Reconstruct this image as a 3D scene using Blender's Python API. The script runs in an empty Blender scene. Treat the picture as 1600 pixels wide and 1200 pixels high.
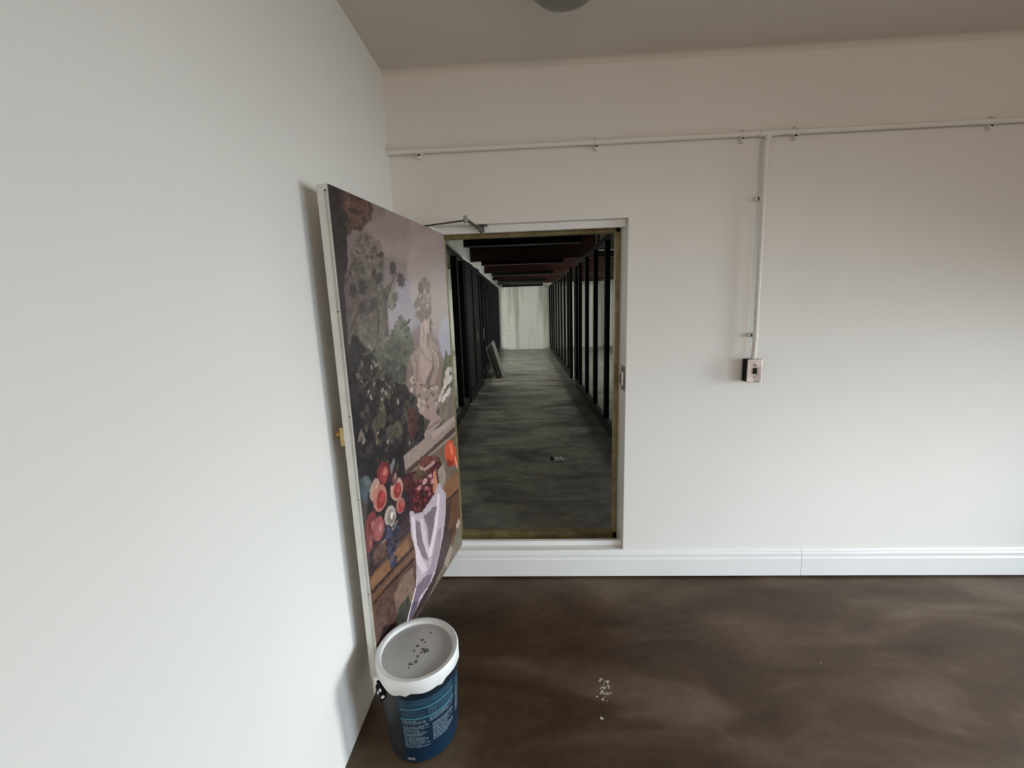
import bpy, bmesh, math, random
import numpy as np
from mathutils import Vector, Matrix
C = bpy.context.scene.collection
SC = bpy.context.scene

W_A, W_B, W_BS, FILL_C, FILL_CT, FILL_D, H_A, H_B = 34, 36, 18, 43, 3.5, 5, 370, 340        # window, added fill and hall light, watts
FLOOR_D, FLOOR_M, FLOOR_L = (.026, .0112, .003), (.056, .029, .0115), (.103, .067, .039)
PIG, LABK = (1.0, .95, .92), .74
# ---------------------------------------------------------------- camera, world, exposure, big lights
cam_data = bpy.data.cameras.new('camera'); cam = bpy.data.objects.new('camera', cam_data); C.objects.link(cam)
rx = Vector((0.998578, 0.041845, -0.033015)); ry = Vector((0.024934, 0.180734, 0.983216)); rz = Vector((0.047109, -0.982642, 0.179433))
m = Matrix(((rx.x, ry.x, rz.x, 0), (rx.y, ry.y, rz.y, -2.4), (rx.z, ry.z, rz.z, 1.7085), (0, 0, 0, 1)))
cam.matrix_world = m
cam_data.sensor_fit = 'HORIZONTAL'; cam_data.sensor_width = 36.0; cam_data.lens = 14.4
cam_data.clip_start = 0.02; cam_data.clip_end = 200
SC.camera = cam
SC.view_settings.view_transform = 'Standard'; SC.view_settings.look = 'None'
SC.view_settings.gamma = 1.0; SC.view_settings.use_curve_mapping = False
SC.view_settings.exposure = 0.0
w = bpy.data.worlds.new('daylight'); SC.world = w; w.use_nodes = True
bg = w.node_tree.nodes['Background']; bg.inputs[0].default_value = (0.75, 0.87, 1.0, 1); bg.inputs[1].default_value = 0.3

def area(name, loc, direction, sx, sy, power, col=(1, 1, 1), spread=math.pi):
    d = bpy.data.lights.new(name, 'AREA'); d.shape = 'RECTANGLE'; d.size = sx; d.size_y = sy
    d.energy = power; d.color = col; d.spread = spread
    o = bpy.data.objects.new(name, d); C.objects.link(o); o.location = loc
    o.rotation_euler = Vector(direction).to_track_quat('-Z', 'Y').to_euler()
    return o
# daylight by two right-wall windows, then fill lamps set in added openings
area('window_daylight', (4.66, -3.05, 1.12), (-1, 0.42, -0.45), 1.5, 1.8, W_A, (0.80, 1.0, 1.20), math.radians(80))
area('window_daylight', (4.66, -1.05, 1.12), (-1, -0.10, -0.62), 0.8, 1.8, W_B, (0.76, 1.0, 1.20), math.radians(112))
area('window_daylight', (4.64, -1.05, 1.12), (-1, 0.0, -0.28), 0.8, 1.8, W_BS, (1.05, 1.0, .92), math.radians(74))
area('window_daylight', (4.55, -5.5, 1.12), (-1, 1.4, -0.3), 1.5, 1.8, FILL_D, (1, 1, 1), math.radians(80))  # unseen fill lamp, added to balance the wall brightness
area('window_daylight', (1.9, -8.92, 1.6), (0, 1, 0), 3.0, 1.5, FILL_C, (1.25, 0.97, 0.72), math.radians(140))  # warm fill added behind the camera to lift the back wall
area('window_daylight', (1.9, -8.90, 1.6), (0, 1, -.18), 3.0, 1.5, FILL_CT, (0.8, 1, 1.3), math.radians(40))  # weak cool fill added beside it, aimed slightly down
# daylight of the long hall behind the doorway: windows of its side bays
area('hall_daylight', (3.9, 8.9, 1.5), (-1, 0.05, -0.35), 7.5, 1.8, H_A, (1.0, 0.98, 0.93))
area('hall_daylight', (-3.9, 8.9, 1.5), (1, 0.05, -0.35), 7.5, 1.8, H_B, (1.0, 0.98, 0.93))

# ---------------------------------------------------------------- helpers
def bx(bm, x0, x1, y0, y1, z0, z1, M=None):
    vs = [bm.verts.new((x, y, z)) for x in (x0, x1) for y in (y0, y1) for z in (z0, z1)]
    for f in ((0, 1, 3, 2), (4, 6, 7, 5), (0, 4, 5, 1), (2, 3, 7, 6), (0, 2, 6, 4), (1, 5, 7, 3)):
        bm.faces.new([vs[i] for i in f])
    if M is not None:
        for v in vs: v.co = M @ v.co
    return vs
def tube(bm, pts, r, n=12, cap=True):
    pts = [Vector(p) for p in pts]; rings = []
    prev = None
    for i, p in enumerate(pts):
        t = (pts[min(i+1, len(pts)-1)] - pts[max(i-1, 0)]).normalized()
        if prev is None:
            a = Vector((0, 0, 1)) if abs(t.z) < 0.9 else Vector((1, 0, 0))
            u = t.cross(a).normalized()
        else:
            u = (prev - t * prev.dot(t)).normalized()
        prev = u; v = t.cross(u)
        rr = r[i] if isinstance(r, (list, tuple)) else r
        rings.append([bm.verts.new(p + u*math.cos(2*math.pi*k/n)*rr + v*math.sin(2*math.pi*k/n)*rr) for k in range(n)])
    for a, b in zip(rings, rings[1:]):
        for k in range(n): bm.faces.new([a[k], a[(k+1) % n], b[(k+1) % n], b[k]])
    if cap:
        bm.faces.new(rings[0][::-1]); bm.faces.new(rings[-1])
def lathe(bm, prof, n=64, center=(0, 0, 0), wob=None):
    rings = []
    for (r, z) in prof:
        if r < 1e-5: rings.append([bm.verts.new((center[0], center[1], center[2]+z))]); continue
        rings.append([bm.verts.new((center[0]+r*math.cos(2*math.pi*k/n), center[1]+r*math.sin(2*math.pi*k/n), center[2]+z+(wob(k/n, z) if wob else 0))) for k in range(n)])
    for a, b in zip(rings, rings[1:]):
        if len(a) == 1 and len(b) == 1: continue
        for k in range(n):
            k2 = (k+1) % n
            if len(a) == 1: bm.faces.new([a[0], b[k2], b[k]])
            elif len(b) == 1: bm.faces.new([a[k], a[k2], b[0]])
            else: bm.faces.new([a[k], a[k2], b[k2], b[k]])
def prism(bm, poly, axis, lo, hi):
    """extrude a 2D polygon along axis ('x','y','z')"""
    def mk(p, t):
        return {'x': (t, p[0], p[1]), 'y': (p[0], t, p[1]), 'z': (p[0], p[1], t)}[axis]
    a = [bm.verts.new(mk(p, lo)) for p in poly]; b = [bm.verts.new(mk(p, hi)) for p in poly]
    n = len(poly)
    for k in range(n): bm.faces.new([a[k], a[(k+1) % n], b[(k+1) % n], b[k]])
    bm.faces.new(a[::-1]); bm.faces.new(b)
def obj(name, bm, mat, parent=None, smooth=False, bevel=0, M=None):
    bmesh.ops.recalc_face_normals(bm, faces=bm.faces)
    me = bpy.data.meshes.new(name); bm.to_mesh(me); bm.free()
    o = bpy.data.objects.new(name, me); C.objects.link(o)
    if M is not None: me.transform(M)
    me.materials.append(mat)
    if smooth:
        for p in me.polygons: p.use_smooth = True
        me.set_sharp_from_angle(angle=math.radians(40))
    if bevel:
        b = o.modifiers.new('bevel', 'BEVEL'); b.width = bevel; b.segments = 2; b.limit_method = 'ANGLE'
    if parent is not None:
        o.parent = parent; o.matrix_parent_inverse = Matrix.Translation(parent.location).inverted() if parent.type == 'EMPTY' else Matrix.Identity(4)
    return o
def tag(o, label=None, cat=None, group=None, kind=None):
    if label: o['label'] = label
    if cat: o['category'] = cat
    if group: o['group'] = group
    if kind: o['kind'] = kind
    return o
def thing(name, loc, label, cat, group=None, kind=None):
    o = bpy.data.objects.new(name, None); C.objects.link(o); o.location = loc; o.empty_display_size = 0.1
    return tag(o, label, cat, group, kind)
def box(name, dims, mat, parent=None, bevel=0, M=None):
    bm = bmesh.new(); bx(bm, *dims); return obj(name, bm, mat, parent, bevel=bevel, M=M)
def struct(name, dims_list, mat, M=None, bevel=0):
    bm = bmesh.new()
    for d in dims_list: bx(bm, *d)
    return tag(obj(name, bm, mat, bevel=bevel, M=M), kind='structure')

# ---------------------------------------------------------------- materials
def srgb(c): return tuple(((v/255)/12.92 if v/255 <= .04045 else ((v/255+.055)/1.055)**2.4) for v in c) + (1,)
def base(name, col, rough=.5, metal=0., spec=.5):
    m = bpy.data.materials.new(name); m.use_nodes = True
    b = m.node_tree.nodes['Principled BSDF']; b.inputs['Base Color'].default_value = col if len(col) == 4 else (*col, 1)
    b.inputs['Roughness'].default_value = rough; b.inputs['Metallic'].default_value = metal
    b.inputs['Specular IOR Level'].default_value = spec
    return m, m.node_tree.nodes, m.node_tree.links, b
def noise_mix(name, c1, c2, scale=5, rough=.5, detail=6, metal=0., spec=.5, lo=.35, hi=.65, bump=0., bscale=None, stretch=(1, 1, 1), rvar=0., dist=0.):
    m, N, L, b = base(name, c1, rough, metal, spec)
    tc = N.new('ShaderNodeTexCoord'); mp = N.new('ShaderNodeMapping'); mp.inputs['Scale'].default_value = stretch
    L.new(tc.outputs['Object'], mp.inputs['Vector'])
    nt = N.new('ShaderNodeTexNoise'); nt.inputs['Scale'].default_value = scale; nt.inputs['Detail'].default_value = detail; nt.inputs['Distortion'].default_value = dist
    L.new(mp.outputs[0], nt.inputs['Vector'])
    r = N.new('ShaderNodeValToRGB'); r.color_ramp.elements[0].position = lo; r.color_ramp.elements[1].position = hi
    r.color_ramp.elements[0].color = (*c1[:3], 1); r.color_ramp.elements[1].color = (*c2[:3], 1)
    L.new(nt.outputs['Fac'], r.inputs['Fac']); L.new(r.outputs['Color'], b.inputs['Base Color'])
    if rvar:
        mr = N.new('ShaderNodeMapRange'); mr.inputs['To Min'].default_value = rough-rvar; mr.inputs['To Max'].default_value = rough+rvar
        L.new(nt.outputs['Fac'], mr.inputs['Value']); L.new(mr.outputs[0], b.inputs['Roughness'])
    if bump:
        n2 = N.new('ShaderNodeTexNoise'); n2.inputs['Scale'].default_value = bscale or scale*4; n2.inputs['Detail'].default_value = 5
        L.new(tc.outputs['Object'], n2.inputs['Vector'])
        bp = N.new('ShaderNodeBump'); bp.inputs['Strength'].default_value = bump; bp.inputs['Distance'].default_value = .01
        L.new(n2.outputs['Fac'], bp.inputs['Height']); L.new(bp.outputs[0], b.inputs['Normal'])
    return m
M_wall = noise_mix('painted_plaster', (.765, .735, .675), (.79, .76, .70), 1.2, .55, 4, bump=.06, bscale=18, spec=.25)
M_ceil = noise_mix('ceiling_paint', (.69, .63, .55), (.72, .66, .58), 1.2, .7, 4, spec=.2)
M_rear = noise_mix('bounce_cutting_boards', (.10, .07, .05), (.16, .11, .08), 2, .6, 5, stretch=(6, 6, .4))  # for the unseen rear wall, made dark to absorb and warm bounced light
M_gloss = noise_mix('gloss_paint', (.76, .75, .715), (.79, .78, .745), 3, .35, 4, spec=.4)
M_doorwhite = noise_mix('door_paint', (.70, .70, .67), (.75, .75, .72), 14, .4, 5, spec=.4)
M_gold = noise_mix('aged_brass_frame', (.20, .15, .058), (.33, .255, .115), 16, .42, 4, metal=.15)
M_black = noise_mix('black_metal', (.004, .004, .005), (.008, .008, .009), 6, .55, 3, spec=.12)
M_steel = noise_mix('worn_steel', (.28, .27, .25), (.45, .43, .40), 30, .35, 5, metal=.9)
M_darksteel = noise_mix('dark_steel', (.07, .065, .06), (.16, .15, .14), 40, .4, 5, metal=.8)
M_brass = noise_mix('brass', (.45, .30, .12), (.62, .44, .20), 40, .35, 4, metal=.9)
M_wood = noise_mix('dark_red_timber', (.020, .006, .004), (.050, .016, .009), 4, .55, 8, stretch=(.4, 6, 6), spec=.3)
M_hallwall = noise_mix('hall_plaster', (.62, .64, .60), (.74, .75, .71), 1.5, .7, 6)

def floor_material():
    m, N, L, b = base('stained_concrete', (.08, .05, .035), .33, 0, .4)
    tc = N.new('ShaderNodeTexCoord'); mp = N.new('ShaderNodeMapping'); mp.inputs['Rotation'].default_value = (0, 0, math.radians(-38)); mp.inputs['Scale'].default_value = (.8, 2.0, 1)
    L.new(tc.outputs['Object'], mp.inputs['Vector'])
    n1 = N.new('ShaderNodeTexNoise'); n1.inputs['Scale'].default_value = 1.6; n1.inputs['Detail'].default_value = 7; n1.inputs['Roughness'].default_value = .55; n1.inputs['Distortion'].default_value = .6
    L.new(mp.outputs[0], n1.inputs['Vector'])
    r = N.new('ShaderNodeValToRGB'); e = r.color_ramp.elements
    e[0].position = .34; e[0].color = (*FLOOR_D, 1); e[1].position = .66; e[1].color = (*FLOOR_L, 1)
    k = e.new(.5); k.color = (*FLOOR_M, 1)
    L.new(n1.outputs['Fac'], r.inputs['Fac'])
    n2 = N.new('ShaderNodeTexNoise'); n2.inputs['Scale'].default_value = 22; n2.inputs['Detail'].default_value = 4
    L.new(tc.outputs['Object'], n2.inputs['Vector'])
    mx = N.new('ShaderNodeMix'); mx.data_type = 'RGBA'; mx.blend_type = 'OVERLAY'; mx.inputs[0].default_value = .28
    L.new(r.outputs['Color'], mx.inputs[6]); L.new(n2.outputs['Fac'], mx.inputs[7])
    # small pale specks of spilled plaster
    v = N.new('ShaderNodeTexVoronoi'); v.inputs['Scale'].default_value = 3.2
    L.new(tc.outputs['Object'], v.inputs['Vector'])
    lt = N.new('ShaderNodeMath'); lt.operation = 'LESS_THAN'; lt.inputs[1].default_value = .014
    L.new(v.outputs['Distance'], lt.inputs[0])
    ml = N.new('ShaderNodeMath'); ml.operation = 'MULTIPLY'; ml.inputs[1].default_value = .35
    L.new(lt.outputs[0], ml.inputs[0])
    m3 = N.new('ShaderNodeMix'); m3.data_type = 'RGBA'; m3.inputs[7].default_value = (.35, .30, .24, 1)
    L.new(ml.outputs[0], m3.inputs[0]); L.new(mx.outputs[2], m3.inputs[6]); L.new(m3.outputs[2], b.inputs['Base Color'])
    mr = N.new('ShaderNodeMapRange'); mr.inputs['To Min'].default_value = .42; mr.inputs['To Max'].default_value = .56
    L.new(n1.outputs['Fac'], mr.inputs['Value']); L.new(mr.outputs[0], b.inputs['Roughness'])
    bp = N.new('ShaderNodeBump'); bp.inputs['Strength'].default_value = .08; bp.inputs['Distance'].default_value = .01
    L.new(n2.outputs['Fac'], bp.inputs['Height']); L.new(bp.outputs[0], b.inputs['Normal'])
    return m
def hall_floor_material():
    m, N, L, b = base('raw_concrete', (.1, .1, .09), .4, 0, .5)
    tc = N.new('ShaderNodeTexCoord'); mp = N.new('ShaderNodeMapping'); mp.inputs['Scale'].default_value = (.9, 2.2, 1)
    L.new(tc.outputs['Object'], mp.inputs['Vector'])
    n1 = N.new('ShaderNodeTexNoise'); n1.inputs['Scale'].default_value = 1.3; n1.inputs['Detail'].default_value = 10; n1.inputs['Roughness'].default_value = .62; n1.inputs['Distortion'].default_value = .8
    L.new(mp.outputs[0], n1.inputs['Vector'])
    r = N.new('ShaderNodeValToRGB'); e = r.color_ramp.elements
    e[0].position = .32; e[0].color = (.11, .10, .088, 1); e[1].position = .68; e[1].color = (.40, .39, .33, 1)
    L.new(n1.outputs['Fac'], r.inputs['Fac'])
    n2 = N.new('ShaderNodeTexNoise'); n2.inputs['Scale'].default_value = 9; n2.inputs['Detail'].default_value = 6
    L.new(tc.outputs['Object'], n2.inputs['Vector'])
    mx = N.new('ShaderNodeMix'); mx.data_type = 'RGBA'; mx.blend_type = 'OVERLAY'; mx.inputs[0].default_value = .5
    L.new(r.outputs['Color'], mx.inputs[6]); L.new(n2.outputs['Fac'], mx.inputs[7]); L.new(mx.outputs[2], b.inputs['Base Color'])
    bp = N.new('ShaderNodeBump'); bp.inputs['Strength'].default_value = .35; bp.inputs['Distance'].default_value = .02
    L.new(n1.outputs['Fac'], bp.inputs['Height']); L.new(bp.outputs[0], b.inputs['Normal'])
    return m
def end_wall_material():
    m, N, L, b = base('peeling_white_paint', (.6, .62, .58), .7)
    tc = N.new('ShaderNodeTexCoord'); mp = N.new('ShaderNodeMapping'); mp.inputs['Scale'].default_value = (2.2, 1, .12)
    L.new(tc.outputs['Object'], mp.inputs['Vector'])
    n1 = N.new('ShaderNodeTexNoise'); n1.inputs['Scale'].default_value = 1.6; n1.inputs['Detail'].default_value = 5
    L.new(mp.outputs[0], n1.inputs['Vector'])
    r = N.new('ShaderNodeValToRGB'); e = r.color_ramp.elements
    e[0].position = .36; e[0].color = (.44, .44, .39, 1); e[1].position = .55; e[1].color = (.82, .82, .77, 1)
    L.new(n1.outputs['Fac'], r.inputs['Fac'])
    v = N.new('ShaderNodeTexVoronoi'); v.feature = 'DISTANCE_TO_EDGE'; v.inputs['Scale'].default_value = 6
    L.new(tc.outputs['Object'], v.inputs['Vector'])
    lt = N.new('ShaderNodeMath'); lt.operation = 'LESS_THAN'; lt.inputs[1].default_value = .05; L.new(v.outputs['Distance'], lt.inputs[0])
    sx = N.new('ShaderNodeSeparateXYZ'); L.new(tc.outputs['Object'], sx.inputs[0])
    g = N.new('ShaderNodeMapRange'); g.inputs['From Min'].default_value = 1.9; g.inputs['From Max'].default_value = .9; g.inputs['To Max'].default_value = .22
    L.new(sx.outputs['Z'], g.inputs['Value'])
    mu = N.new('ShaderNodeMath'); mu.operation = 'MULTIPLY'; L.new(lt.outputs[0], mu.inputs[0]); L.new(g.outputs[0], mu.inputs[1])
    mx = N.new('ShaderNodeMix'); mx.data_type = 'RGBA'; mx.inputs[7].default_value = (.3, .33, .3, 1)
    L.new(mu.outputs[0], mx.inputs[0]); L.new(r.outputs['Color'], mx.inputs[6]); L.new(mx.outputs[2], b.inputs['Base Color'])
    return m
def glass_material():
    m, N, L, b = base('window_glass', (.9, .93, .92), .02)
    N.remove(b); out = N['Material Output']
    t = N.new('ShaderNodeBsdfTransparent'); t.inputs[0].default_value = (.93, .95, .94, 1)
    g = N.new('ShaderNodeBsdfGlossy'); g.inputs['Roughness'].default_value = .03
    fr = N.new('ShaderNodeFresnel'); fr.inputs[0].default_value = 1.25; geo = N.new('ShaderNodeNewGeometry'); inv = N.new('ShaderNodeMath'); inv.operation = 'SUBTRACT'; inv.inputs[0].default_value = 1; L.new(geo.outputs['Backfacing'], inv.inputs[1]); mu = N.new('ShaderNodeMath'); mu.operation = 'MULTIPLY'; L.new(fr.outputs[0], mu.inputs[0]); L.new(inv.outputs[0], mu.inputs[1])
    ms = N.new('ShaderNodeMixShader'); L.new(mu.outputs[0], ms.inputs[0]); L.new(t.outputs[0], ms.inputs[1]); L.new(g.outputs[0], ms.inputs[2]); L.new(ms.outputs[0], out.inputs['Surface'])
    return m
def attr_material(name, attr, rough=.45, spec=.35, fine=0.):
    m, N, L, b = base(name, (.5, .5, .5), rough, 0, spec)
    a = N.new('ShaderNodeAttribute'); a.attribute_name = attr; L.new(a.outputs['Color'], b.inputs['Base Color'])
    return m
M_floor = floor_material(); M_hallfloor = hall_floor_material(); M_endwall = end_wall_material(); M_glass = glass_material()

# ---------------------------------------------------------------- room shell
XL, CEIL = -0.75, 2.965
OX0, OX1, OZ0, OZ1 = -0.537, 0.556, 0.185, 2.182          # doorway opening in the back wall
WT = 0.25                                                 # wall thickness
struct('floor', [(XL, 4.6, -9.0, 0.0, -.1, 0)], M_floor)
struct('wall_left', [(XL-.2, XL, -9.0, WT, -.1, 3.05)], M_wall)
struct('wall_back', [(XL, OX0, 0, WT, -.1, CEIL+.1), (OX1, 4.6, 0, WT, -.1, CEIL+.1), (OX0, OX1, 0, WT, OZ1, CEIL+.1), (OX0, OX1, 0, .072, -.1, OZ0), (OX0, OX1, .072, .2, -.1, .095)], M_wall)
# right wall with two tall window openings (outside the picture, the daylight comes through them), plus one added for fill
struct('wall_right', [(4.6, 4.8, -9.0, -6.4, 0, 3.05), (4.6, 4.8, -4.6, -3.9, 0, 3.05), (4.6, 4.8, -6.4, -4.6, 0, .12), (4.6, 4.8, -6.4, -4.6, 2.12, 3.05), (4.6, 4.8, -2.2, -1.5, 0, 3.05), (4.6, 4.8, -.6, WT, 0, 3.05),
                      (4.6, 4.8, -3.9, -2.2, 0, .12), (4.6, 4.8, -1.5, -.6, 0, .12), (4.6, 4.8, -3.9, -2.2, 2.12, 3.05), (4.6, 4.8, -1.5, -.6, 2.12, 3.05)], M_wall)
struct('wall_rear', [(XL-.2, .35, -9.2, -9.0, -.1, 3.05), (3.45, 4.8, -9.2, -9.0, -.1, 3.05), (.35, 3.45, -9.2, -9.0, -.1, .8), (.35, 3.45, -9.2, -9.0, 2.4, 3.05)], M_rear)  # rear opening is made up to hold the fill lamps
struct('window_4', [(.35, .41, -9.08, -9.0, .8, 2.4), (3.39, 3.45, -9.08, -9.0, .8, 2.4), (.41, 3.39, -9.08, -9.0, .8, .86), (.41, 3.39, -9.08, -9.0, 2.34, 2.4)], M_gloss)  # frame of the added rear opening, no known window
bm = bmesh.new()
bx(bm, XL-.2, 4.8, -9.2, WT, CEIL, CEIL+.12)
R0 = .03; poly = [(0, CEIL+.001), (0, CEIL-R0)] + [(-R0+R0*math.cos(t), CEIL-R0+R0*math.sin(t)) for t in np.linspace(0, math.pi/2, 8)[1:]]
prism(bm, [(y+.001, z) for y, z in poly], 'x', XL, 4.6)
tag(obj('ceiling', bm, M_ceil), kind='structure')
for n, (y0, y1) in enumerate(((-3.9, -2.2), (-1.5, -.6), (-6.4, -4.6))):  # the last frame is added around the unseen fill lamp
    bm = bmesh.new(); t = .05
    bx(bm, 4.66, 4.74, y0, y0+t, .12, 2.12); bx(bm, 4.66, 4.74, y1-t, y1, .12, 2.12)
    bx(bm, 4.66, 4.74, y0+t, y1-t, .12, .12+t); bx(bm, 4.66, 4.74, y0+t, y1-t, 2.12-t, 2.12)
    tag(obj('window_%d' % (n+1), bm, M_gloss), kind='structure')
# skirting with a stepped moulded top, two lengths meeting at a joint
def skirt(x0, x1):
    prof = [(0.0, 0.012), (-.024, .012), (-.024, .128), (-.018, .134), (-.018, .150), (-.021, .153), (-.021, .160), (-.012, .167), (-.012, .176), (-.006, .184), (0.0, .184)]
    bm = bmesh.new(); prism(bm, prof, 'x', x0, x1); return tag(obj('baseboard_back', bm, M_gloss, bevel=.001), kind='structure')
skirt(XL, 1.648); skirt(1.6495, 4.6)

# ---------------------------------------------------------------- doorway lining
def lining():
    bm = bmesh.new(); bx(bm, OX0, OX1, .045, .070, OZ0, OZ0+.033); bx(bm, OX0, OX1, .045, .066, 2.143, OZ1)          # white upstand of the sill
    tag(obj('trim_1', bm, M_gloss, bevel=.002), kind='structure')
    bm = bmesh.new(); y0, y1 = .20, .25
    bx(bm, OX1-.028, OX1, y0, y1, .10, OZ1-.012); bx(bm, OX0, OX0+.028, y0, y1, .10, OZ1-.012)
    bx(bm, OX0, OX1, y0, y1, OZ1-.040, OZ1); bx(bm, OX0, OX1, y0, y1, .09, .188)
    tag(obj('trim_2', bm, M_gold, bevel=.003), kind='structure')
lining()

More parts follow.
